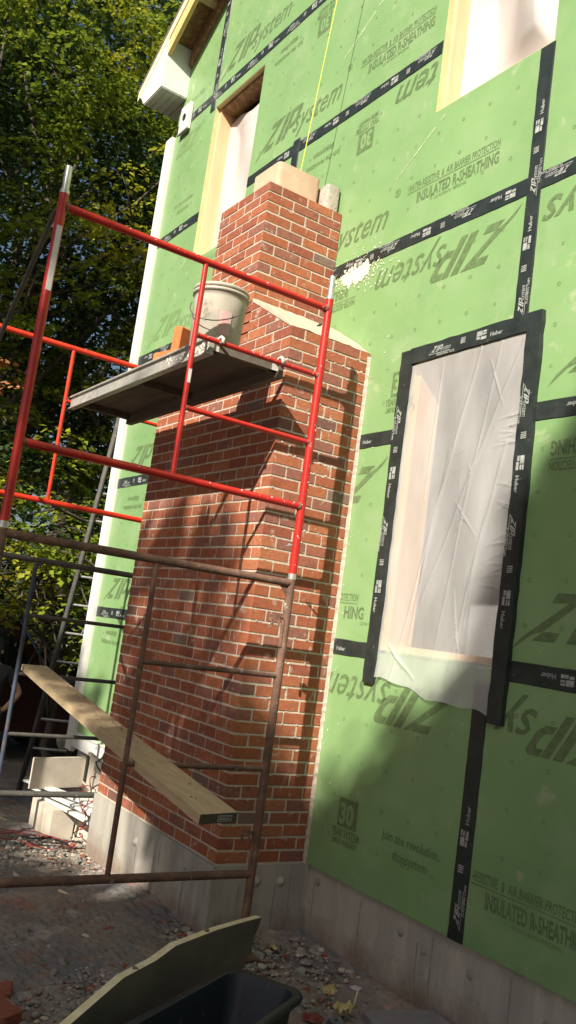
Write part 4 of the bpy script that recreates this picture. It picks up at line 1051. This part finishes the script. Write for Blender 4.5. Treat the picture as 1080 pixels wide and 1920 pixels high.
# cords
def squiggle(name, mt, ctr, sx, sy, n, r, label, seed, z=.02):
    rr = random.Random(seed); pts = []; x, y = ctr; th = 0
    for i in range(n):
        th += rr.uniform(.25, .6); a = rr.uniform(.6, 1)
        X = ctr[0] + sx * a * math.cos(th) + sx * .3 * math.sin(th * .37); Y = ctr[1] + sy * a * math.sin(th * 1.13)
        Y = min(Y, -.05)
        if X > -1.73: Y = min(Y, -.66)
        pts.append((X, Y, gz(X, Y) + z + rr.uniform(0, .03)))
    # smooth
    sm_ = []
    for i in range(len(pts) - 1):
        p0, p1, p2, p3 = (Vector(pts[max(0, i - 1)]), Vector(pts[i]), Vector(pts[i + 1]), Vector(pts[min(len(pts) - 1, i + 2)]))
        for q in range(4):
            t = q / 4; sm_.append(.5 * ((2 * p1) + (-p0 + p2) * t + (2 * p0 - 5 * p1 + 4 * p2 - p3) * t * t + (-p0 + 3 * p1 - 3 * p2 + p3) * t ** 3))
    o = MB().path(sm_, r, 6).build(name, mt); tag(o, label, 'cord'); return o
squiggle('extension_cord', M['cordred'], (-2.25, -.82), .46, .20, 30, .0035, 'tangle of red cord on the soil left of the chimney base', 3)
squiggle('extension_cord', M['cordblack'], (-2.1, -.75), .3, .14, 30, .004, 'black cable snaking through the red cord', 5)
rr = random.Random(13); pts = [(-1.90 + .03 * math.sin(i * .45) + rr.uniform(-.012, .012), -.50 + .03 * math.cos(i * .37) + rr.uniform(-.01, .01), .26 - i * .012) for i in range(60)]
o = MB().path(pts, .005, 6).build('hanging_cable', M['cordblack']); tag(o, 'coiled black cable hanging at the left edge of the chimney', 'cable')
rr = random.Random(3); pts = [(-2.05 + .08 * math.sin(i * .55) + rr.uniform(-.03, .03), -.50 + .04 * math.cos(i), .02 - i * .009 + .05 * math.sin(i * .7)) for i in range(55)]
o = MB().path(pts, .004, 6).build('red_cord', M['cordred']); tag(o, 'bundle of red cord draped over the rounded pale panel', 'cord')

# ------------------------------------------------------------------ ladder
ld = thing('ladder', 'long weathered ladder leaning behind the house corner, left of the white corner trim', 'ladder', (-5.5, .3, -.86))
A, B = Vector((-5.53, .15, -.86)), Vector((-5.17, .53, 4.25)); W2 = Vector((.0, .42, 0)) + Vector((-.0, 0, 0))
W2 = Vector((.12, .40, 0))
def lad(name, mb, mt): o = mb.build(name, mt, ld); o.location = (5.5, -.3, .86); return o
for off in (Vector((0, 0, 0)), W2): lad('rail', MB().path([A + off, A.lerp(B, .5) + off + Vector((.02, 0, 0)), B + off], .032, 4), M['darksteel'])
nr = 16
for i in range(nr):
    t = (i + .6) / nr; p = A.lerp(B, t); lad('rung', MB().tube(p, p + W2, .014, 8), M['zinc'])

# ------------------------------------------------------------------ maroon vehicle
car = thing('parked_car', 'dark maroon pickup truck parked in the shade beyond the ladder', 'truck', (-8.7, -.4, -.98))
def cpart(name, mb, mt, fix=True):
    o = mb.build(name, mt, car); o.location = (8.7, .4, .98)
    if fix: flip_fix(o.data)
    return o
GZ = -.98; XA, XB = -9.6, -7.8
def yz_loft(prof, x0, x1, inset=0.0):
    """prof of (y,z) outline; bulged sides"""
    m = MB(); n = len(prof); cy = sum(p[0] for p in prof) / n; cz = sum(p[1] for p in prof) / n; V = []
    for x, s in ((x0, .94), (x0 + .06, 1), (x1 - .06, 1), (x1, .94)): V += [(x, cy + (y - cy) * s, GZ + cz + (z - cz) * s) for y, z in prof]
    m.add(V, [(a * n + i, a * n + (i + 1) % n, (a + 1) * n + (i + 1) % n, (a + 1) * n + i) for a in range(3) for i in range(n)] + [tuple(range(n)), tuple(range(3 * n, 4 * n))[::-1]])
    return m
cpart('body', yz_loft([(-3.0, .5), (-3.0, 1.12), (-1.15, 1.16), (.95, 1.18), (2.1, 1.08), (2.25, .95), (2.25, .5), (2.0, .42), (-2.8, .42)], XA, XB), M['maroon'])
cpart('cab', yz_loft([(-1.15, 1.15), (-1.05, 1.85), (-.7, 2.0), (.35, 2.0), (.6, 1.92), (1.2, 1.15)], XA + .08, XB - .08), M['maroon'])
cpart('side_window', MB().add([(XB - .075, y, GZ + z) for y, z in ((-.9, 1.22), (-.85, 1.8), (.38, 1.85), (.95, 1.22))], [(0, 1, 2, 3)]), M['glass'])
cpart('windscreen', MB().add([(x, y, GZ + z) for x, y, z in ((XA + .2, 1.225, 1.18), (XB - .2, 1.225, 1.18), (XB - .3, .64, 1.93), (XA + .3, .64, 1.93))], [(0, 1, 2, 3)]), M['glass'])
for y in (-2.1, 1.5):
    for x in (XA + .12, XB - .12):
        w_ = MB().lathe([(.18, -.11), (.36, -.12), (.38, -.08), (.38, .08), (.36, .12), (.18, .11)], (0, 0, 0), 24).build('wheel', M['rubber'], car, (x + 8.7, y + .4, .38)); w_.rotation_euler = (0, PI / 2, 0)
        r_ = MB().lathe([(.001, -.115), (.18, -.11), (.2, 0), (.18, .11), (.001, .115)], (0, 0, 0), 16).build('rim', M['zinc'], w_)
for x in (XA + .25, XB - .25): cpart('headlight', MB().box((x - .15, 2.24, GZ + .78), (x + .15, 2.27, GZ + .95)), M['glass'])
cpart('bumper', MB().box((XA + .03, 2.2, GZ + .45), (XB - .03, 2.36, GZ + .64)), M['zinc'])

# ------------------------------------------------------------------ person
def skinned(name, pts, edges, radii, sub=2, root=0):
    me = bpy.data.meshes.new(name); me.from_pydata(pts, edges, []); o = bpy.data.objects.new(name, me); COL.objects.link(o)
    sk = o.modifiers.new('s', 'SKIN'); sk.use_smooth_shade = True
    for i, r in enumerate(radii): me.skin_vertices[0].data[i].radius = (r, r) if not isinstance(r, tuple) else r
    for i in range(len(pts)): me.skin_vertices[0].data[i].use_root = (i == root)
    if sub: ss = o.modifiers.new('u', 'SUBSURF'); ss.levels = sub; ss.render_levels = sub
    dg = bpy.context.evaluated_depsgraph_get(); dg.update()
    out = bpy.data.meshes.new_from_object(o.evaluated_get(dg)); bpy.data.objects.remove(o); bpy.data.meshes.remove(me)
    for p in out.polygons: p.use_smooth = True
    return out
def person():
    t = thing('person', 'man in dark t-shirt and blue jeans standing with hand on hip behind the scaffold', 'person', (-4.66, -.62, gz(-4.6, -.5)))
    # local frame: x = to his left (screen right), y = away from the camera, built facing -y then turned
    P = [(0, 0, .93), (0, .01, 1.10), (0, .0, 1.25), (0, .02, 1.40), (0, .0, 1.47), (0, -.03, 1.53), (0, -.03, 1.62), (0, -.03, 1.70),
         (.10, 0, .90), (.13, -.02, .50), (.15, .02, .10), (.15, -.05, .05), (.15, -.17, .03),
         (-.10, 0, .90), (-.13, -.02, .50), (-.15, .02, .10), (-.15, -.05, .05), (-.15, -.17, .03),
         (.17, .01, 1.41), (.33, .06, 1.20), (.21, -.07, 1.04), (.17, -.10, 1.01),
         (-.17, .01, 1.41), (-.25, .05, 1.15), (-.27, -.05, .90), (-.27, -.07, .84)]
    E = [(0, 1), (1, 2), (2, 3), (3, 4), (4, 5), (5, 6), (6, 7), (0, 8), (8, 9), (9, 10), (10, 11), (11, 12), (0, 13), (13, 14), (14, 15), (15, 16), (16, 17),
         (3, 18), (18, 19), (19, 20), (20, 21), (3, 22), (22, 23), (23, 24), (24, 25)]
    R = [(.15, .11), (.14, .10), (.15, .11), (.15, .10), (.06, .06), (.06, .07), (.078, .095), (.055, .07), .085, .055, .038, .04, .03, .085, .055, .038, .04, .03, .055, .040, .028, (.038, .018), .055, .040, .028, (.038, .018)]
    body = skinned('body', P, E, R); body.materials.append(M['skin'])
    fp = MB()
    for hx, hz, sgn, up in ((.165, 1.0, -1, (-.3, -.9, -.1)), (-.27, .83, 1, (0, -.15, -1))):
        base = Vector((hx, -.11 if sgn < 0 else -.075, hz)); d = Vector(up).normalized(); s_ = Vector((0, 0, 1)) if sgn < 0 else Vector((0, 1, 0))
        for q, ln in enumerate((.065, .075, .07, .055)):
            b0 = base + s_ * (.027 - q * .018); k = b0 + d * ln * .55; e = k + (d + Vector((-.5 * (sgn < 0), .5, -.2))).normalized() * ln * .5
            fp.path([b0 - d * .02, b0 + d * ln * .2, k, e], .009, 8, radii=[.0095, .009, .0085, .006])
        fp.path([base + s_ * .03 - d * .03, base + s_ * .05, base + s_ * .055 + d * .035], .01, 8, radii=[.011, .0105, .008])
    # face features
    fp.lathe([(.0, .016), (.009, .012), (.013, 0), (.012, -.008)], (0, -.125, 1.60), 10)
    for s_ in (-1, 1): fp.lathe([(.0, .02), (.012, .018), (.016, 0), (.012, -.018), (0, -.02)], (s_ * .082, -.02, 1.61), 10)
    o = MB(); o.mesh(body, Matrix.Identity(4)); o.v += []
    for f_, m_, s_ in zip(fp.f, fp.mi, fp.sm): pass
    o.add(fp.v, fp.f, 0, True); o.sm = [True] * len(o.f)
    bo = o.build('body', M['skin'], t)
    sh = skinned('tshirt', [P[1], P[2], P[3], (0, .0, 1.46), P[18], (.26, .04, 1.29), P[22], (-.22, .03, 1.27), (0, .005, 1.10)], [(8, 0), (0, 1), (1, 2), (2, 3), (2, 4), (4, 5), (2, 6), (6, 7)],
                 [(.15, .115), (.165, .125), (.165, .115), (.075, .075), .075, .062, .075, .062, (.165, .125)], root=8); sh.materials.append(M['shirt']); link('tshirt', sh, t)
    je = skinned('jeans', [(0, 0, .96), P[8], P[9], (.15, .02, .09), P[13], P[14], (-.15, .02, .09)], [(0, 1), (1, 2), (2, 3), (0, 4), (4, 5), (5, 6)], [(.165, .125), .10, .075, .065, .10, .075, .065]); je.materials.append(M['jeans']); link('jeans', je, t)
    MB().lathe([(.158, -.012), (.165, -.01), (.165, .012), (.157, .014)], (0, 0, 0), 24).build('waistband', M['belt'], t, (0, 0, 1.005)).scale = (1, .78, 1)
    hr = MB().lathe([(.0, .105), (.045, .098), (.078, .07), (.092, .03), (.095, -.02), (.085, -.07)], (0, 0, 0), 20).build('hair', M['hair'], t, (0, .012, 1.652)); hr.scale = (.95, 1.12, 1)
    for s_ in (-1, 1): MB().lathe([(0, .004), (.008, .003), (.011, 0), (.008, -.003), (0, -.004)], (0, 0, 0), 8).build('eye', M['eye'], t, (s_ * .03, -.113, 1.635))
    MB().box((-.02, -.122, 1.562), (.02, -.115, 1.568)).build('mouth', mat('lips', (.3, .12, .1)), t)
    for s_ in (-1, 1): MB().lathe([(.001, .09), (.04, .085), (.05, .04), (.052, .0)], (0, 0, 0), 14).build('shoe', M['rubber'], t, (s_ * .15, -.07, 0)).scale = (1, 2.5, 1)
    t.scale = (.93, .93, .93); t.rotation_euler = (0, 0, 1.25)   # faces the camera side
person()

# ------------------------------------------------------------------ trees
def leaves(rs, C, N, spread, size, droop=.35, flat=.35, wl=.36):
    """C: (k,3) spray centres; N leaves per spray; returns verts, faces"""
    k = len(C); n = k * N
    c = np.repeat(C, N, 0)
    tilt = np.repeat(rs.randn(k, 2) * .25, N, 0)
    r = np.sqrt(rs.rand(n)) * spread; th = rs.rand(n) * 6.283
    ox, oy = r * np.cos(th), r * np.sin(th); oz = rs.randn(n) * spread * flat * .5 - droop * r * r / spread + tilt[:, 0] * ox + tilt[:, 1] * oy
    p = c + np.stack([ox, oy, oz], 1)
    ang = th + rs.randn(n) * .7
    d = np.stack([np.cos(ang), np.sin(ang), -.35 + rs.randn(n) * .35], 1); d /= np.linalg.norm(d, axis=1)[:, None]
    up = np.stack([rs.randn(n) * .45, rs.randn(n) * .45, np.ones(n)], 1)
    s = np.cross(d, up); s /= np.linalg.norm(s, axis=1)[:, None]; nn = np.cross(s, d)
    L = size * rs.uniform(.6, 1.35, n)[:, None]
    a = p; b = p + d * L * .42 + s * L * wl + nn * L * .08; e = p + d * L; g = p + d * L * .42 - s * L * wl + nn * L * .08
    V = np.empty((n * 4, 3)); V[0::4] = a; V[1::4] = b; V[2::4] = e; V[3::4] = g
    return V
def quads_to_mesh(name, V, mt):
    n = len(V) // 4; me = bpy.data.meshes.new(name); me.vertices.add(len(V)); me.vertices.foreach_set('co', V.ravel())
    idx = np.empty(n * 6, dtype=np.int32); b = np.arange(n) * 4
    idx[0::6] = b; idx[1::6] = b + 1; idx[2::6] = b + 2; idx[3::6] = b; idx[4::6] = b + 2; idx[5::6] = b + 3
    me.loops.add(n * 6); me.loops.foreach_set('vertex_index', idx)
    me.polygons.add(n * 2); me.polygons.foreach_set('loop_start', np.arange(n * 2) * 3)
    me.update(calc_edges=True); me.materials.append(mt); return me
def limbs(base, tops, r0, rs, mb=None, fork=.55):
    mb = mb or MB(); base = Vector(base)
    hub = Vector((base.x, base.y, base.z + (np.mean([t[2] for t in tops]) - base.z) * fork))
    pts = [base + (hub - base) * (i / 6) + Vector((rs.randn() * .05, rs.randn() * .05, 0)) for i in range(7)]
    mb.path(pts, r0, 10, radii=[r0 * (1.25 - .6 * i / 6) for i in range(7)])
    for t in tops:
        t = Vector(t); s = pts[rs.randint(3, 7)]; q = []
        for i in range(7):
            u = i / 6; q.append(s.lerp(t, u) + Vector((rs.randn(), rs.randn(), rs.randn())) * .08 * math.sin(PI * u) * (t - s).length * .4 + Vector((0, 0, .25 * math.sin(PI * u))))
        mb.path(q, .05, 6, radii=[r0 * .42 * (1 - .85 * i / 6) for i in range(7)])
    return mb
def tree(name, label, base, blobs, mt, seed, per=34, spread=.42, size=.1, dens=1.0, r0=.2, shell=.55, cat='tree', group=None, twigs=True, inner=None, flat=.35, isz=.16):
    """blobs: list of (x,y,z,rx,ry,rz)"""
    rs = np.random.RandomState(seed); t = thing(name, label, cat, base, group)
    allC = []
    for (x, y, z, rx, ry, rz) in blobs:
        n = int(dens * 17 * (rx * ry + ry * rz + rx * rz) / 1.0)
        u = rs.randn(n, 3); u /= np.linalg.norm(u, axis=1)[:, None]; rad = (shell + (1 - shell) * rs.rand(n))[:, None]
        wob = 1 + .16 * np.sin(u[:, :1] * 5 + seed) + .12 * np.sin(u[:, 2:] * 7 + u[:, 1:2] * 4)
        allC.append(np.array([x, y, z]) + u * rad * wob * np.array([rx, ry, rz]))
    C = np.concatenate(allC)
    V = leaves(rs, C, per, spread, size, flat=flat) - np.array(base)
    o = link('crown', quads_to_mesh('crown', V, mt), t)
    if inner:  # darker leaves stand in for shade inside the crown
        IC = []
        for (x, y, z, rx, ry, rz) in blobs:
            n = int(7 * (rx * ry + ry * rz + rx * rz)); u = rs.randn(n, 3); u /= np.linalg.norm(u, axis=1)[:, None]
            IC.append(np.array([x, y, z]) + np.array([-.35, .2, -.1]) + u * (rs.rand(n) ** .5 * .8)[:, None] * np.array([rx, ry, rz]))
        V = leaves(rs, np.concatenate(IC), 44, .5, isz * .72, flat=.8) - np.array(base); link('inner_shade_foliage', quads_to_mesh('inner_shade_foliage', V, inner), t)
    tops = [(b[0] + rs.uniform(-.5, .5) * b[3], b[1] + rs.uniform(-.5, .5) * b[4], b[2] + rs.uniform(-.1, .6) * b[5]) for b in blobs for _ in range(3)]
    mb = limbs(base, tops, r0, rs)
    if twigs:
        for i in rs.choice(len(C), min(len(C), 60), replace=False):
            p = Vector(C[i]); q = p + Vector((rs.randn() * .5, rs.randn() * .5, rs.uniform(-.7, .1))); mb.path([q, q.lerp(p, .5) + Vector((0, 0, .08)), p], .008, 4, radii=[.016, .011, .004])
    m2 = MB(); m2.add([Vector(v_) - Vector(base) for v_ in mb.v], mb.f, 0, True)
    m2.build('trunk', M['bark'], t)
    return t
tree('maple_tree', 'nearest leafy maple with sunlit yellow green sprays above the scaffold', (-8.2, -1.6, -1.0),
     [(-8.3, -1.3, 7.8, 1.8, 1.7, 1.6), (-7.6, .3, 5.6, 1.1, 1.3, 1.2), (-8.6, -.9, 4.8, 1.5, 1.6, 1.3), (-7.8, .9, 7.8, 1.2, 1.2, 1.2), (-7.2, -.2, 3.1, .9, 1.0, .7),
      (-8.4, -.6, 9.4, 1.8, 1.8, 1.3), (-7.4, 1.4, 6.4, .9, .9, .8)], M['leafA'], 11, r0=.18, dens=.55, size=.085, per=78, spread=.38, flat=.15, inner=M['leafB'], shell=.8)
tree('maple_tree', 'maple with drooping lit branches close to the white corner trim', (-7.6, 2.6, -1.0),
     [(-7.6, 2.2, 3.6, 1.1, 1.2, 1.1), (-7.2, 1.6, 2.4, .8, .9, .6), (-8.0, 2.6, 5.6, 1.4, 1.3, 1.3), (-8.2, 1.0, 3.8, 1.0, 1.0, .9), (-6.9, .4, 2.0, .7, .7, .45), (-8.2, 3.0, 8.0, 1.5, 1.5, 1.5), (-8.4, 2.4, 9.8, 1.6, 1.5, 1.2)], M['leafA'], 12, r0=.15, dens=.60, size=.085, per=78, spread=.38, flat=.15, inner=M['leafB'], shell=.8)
tree('oak_tree', 'tall dark tree filling the upper left behind the maples', (-12.5, 1.0, -1.1),
     [(-12.5, 1.0, 9.8, 3.2, 3.6, 3.0), (-12, -2.5, 8.5, 2.5, 2.6, 3.0), (-12, 4.5, 9.5, 2.8, 3.0, 3.0), (-12.5, .5, 5.0, 2.4, 3.0, 2.2), (-12, 3.6, 4.0, 2.0, 2.2, 1.8), (-12.5, 1.5, 13.2, 3.2, 4.5, 2.4)], M['leafB'], 13, per=40, spread=.6, size=.13, r0=.35, dens=.34)
tree('oak_tree', 'farther dark tree behind the tall one, its trunk low at the left edge', (-17, 4.0, -1.2),
     [(-16.5, 8, 8.5, 3, 3.5, 4), (-17, -1.5, 6, 3.2, 4, 4), (-17, 3, 14.5, 4, 6, 4)], M['leafB'], 14, per=40, spread=.8, size=.24, r0=.4, dens=.13)
tree('cedar_shrub', 'bushy evergreen shrub standing behind the parked truck', (-10.2, 2.2, -1.05),
     [(-10.4, 2.2, .6, 1.2, 1.5, 1.5), (-10.6, 4.4, 1.2, 1.4, 1.5, 1.9), (-10.5, .0, .8, 1.2, 1.3, 1.7), (-10.8, -2.3, .9, 1.3, 1.5, 1.8)], M['leafB'], 15, per=36, spread=.35, size=.1, r0=.12, dens=1.0, cat='shrub')
tree('leafy_shrub', 'low shrub with pale lit leaves left of the ladder', (-7.0, .9, -1.0),
     [(-6.9, .7, 1.35, .55, .7, .35), (-6.7, .2, 1.75, .5, .5, .3), (-7.2, 1.4, .9, .6, .6, .6), (-6.9, -.2, 1.2, .5, .6, .4)], M['leafA'], 16, per=30, spread=.26, size=.1, r0=.05, dens=1.3, cat='shrub')
rs = np.random.RandomState(60); C = np.array([(-6.35, -.62, 4.0), (-6.5, -.72, 3.7), (-6.3, -.5, 3.75)])
o = link('browned_leaves', quads_to_mesh('browned_leaves', leaves(rs, C, 22, .14, .10), M['leafdead']), bpy.data.objects['maple_tree'], (8.2, 1.6, 1.0))
# woodland beyond
rs = np.random.RandomState(40); C = np.stack([rs.uniform(-34, -24, 900), rs.uniform(-26, 30, 900), rs.uniform(-1, 6, 900)], 1)
V = leaves(rs, C, 40, 1.5, .42); o = link('woodland', quads_to_mesh('woodland', V, M['leafB']), kind='stuff'); tag(o, 'dark woodland mass in the distance behind all other trees', 'woodland')

# ------------------------------------------------------------------ yard tree behind the camera with its crown shaped to shade the lower wall
def shade_tree():
    rs = np.random.RandomState(77)
    bx = [-5, -3.9, -3.0, -2.2, -1.7, -.85, -.70, -.62, -.25, .0, .2, .47, .73, 1.0, 1.18, 1.30, 1.32, 1.42, 1.60, 2.5, 6]
    bz = [1.2, .9, 0.15, 1.40, 1.5, 1.50, 1.25, .55, .42, .42, .56, .78, .98, 1.15, 1.3, 1.65, 1.9, 2.15, 2.45, 3.6, 7]
    C = []
    while len(C) < 3500:
        x = rs.uniform(-7.6, 5.2); z = rs.uniform(-3.4, 5.0); b = np.interp(x, bx, bz)
        if z > b - .03 - .25 * rs.rand() ** 2: continue
        if -3.5 < x < -1.12 and -1.12 < z < -.08 + .5 * (x < -2.7): continue            # gap: sunlit foot of the chimney
        if -3.8 < x < -2.7 and -.1 < z < .8 and rs.rand() < .7: continue
        if -2.1 < x < -.7 and z > 0 and rs.rand() < (.30 if z < 1.25 else .05) + .35 * (math.sin(x * 9 + z * 5) > .3): continue  # thin over the brick face
        if -4.6 < x < -2.0 and z < -.6 and rs.rand() < .25: continue
        t = rs.uniform(15, 19)
        C.append([x + SUN.x * t, SUN.y * t, z + SUN.z * t])
    for k in range(3300):
        x = rs.uniform(-.6, 3.4) if k % 5 else rs.uniform(-2.1, -.8); z = rs.uniform(-2.6, 3.0) if k % 5 else rs.uniform(.05, 1.4); b = np.interp(x, bx, bz)
        if k % 5 == 0: continue
        if z < b - .3: t = rs.uniform(15, 19); C.append([x + SUN.x * t, SUN.y * t, z + SUN.z * t])
    C = np.array(C); base = (9.0, -13.5, -.5)
    th = thing('yard_tree', 'large leafy tree in the yard behind the viewer with its crown shaped to shade the lower wall', 'tree', base)
    V = leaves(rs, C, 26, .17, .12, droop=.2, flat=.5) - np.array(base)
    link('crown', quads_to_mesh('crown', V, M['leafB']), th)
    tops = [tuple(C[i]) for i in rs.choice(len(C), 26, replace=False)]
    mb = limbs(base, tops, .28, rs, fork=.5); m2 = MB(); m2.add([Vector(v_) - Vector(base) for v_ in mb.v], mb.f, 0, True); m2.build('trunk', M['bark'], th)
shade_tree()
tree('oak_tree', 'added unseen tree left of the viewer, cutting sky light and shading the maples', (-5.5, -12.5, -.9),  # added out of view to cut sky light and dapple the maples
     [(-5.5, -12.5, 7.0, 3.6, 3.0, 5.0), (-9.5, -11.5, 6.0, 3.0, 3.0, 4.5), (-2.4, -13.5, 3.0, 2.6, 2.4, 3.4), (-1.5, -9.6, 13.6, 1.7, 1.5, 1.4), (-2.4, -8.6, 12.3, 1.3, 1.2, 1.0), (-2.2, -9.4, 9.2, 1.6, 1.2, .9)], M['leafB'], 51, per=36, spread=.9, size=.3, r0=.4, dens=.25, twigs=False)
tree('oak_tree', 'added unseen tree right of the viewer, cutting sky light on the wall', (12.5, -3.0, -.6),  # unseen, put in to lower the sky light on the wall
     [(12.5, -3.0, 6.0, 2.8, 3.4, 5.0), (12.0, -7.0, 2.6, 2.6, 2.6, 3.0), (7.0, -10.5, 1.2, 3.2, 1.6, 1.9)], M['leafB'], 52, per=36, spread=.9, size=.3, r0=.4, dens=.25, twigs=False)
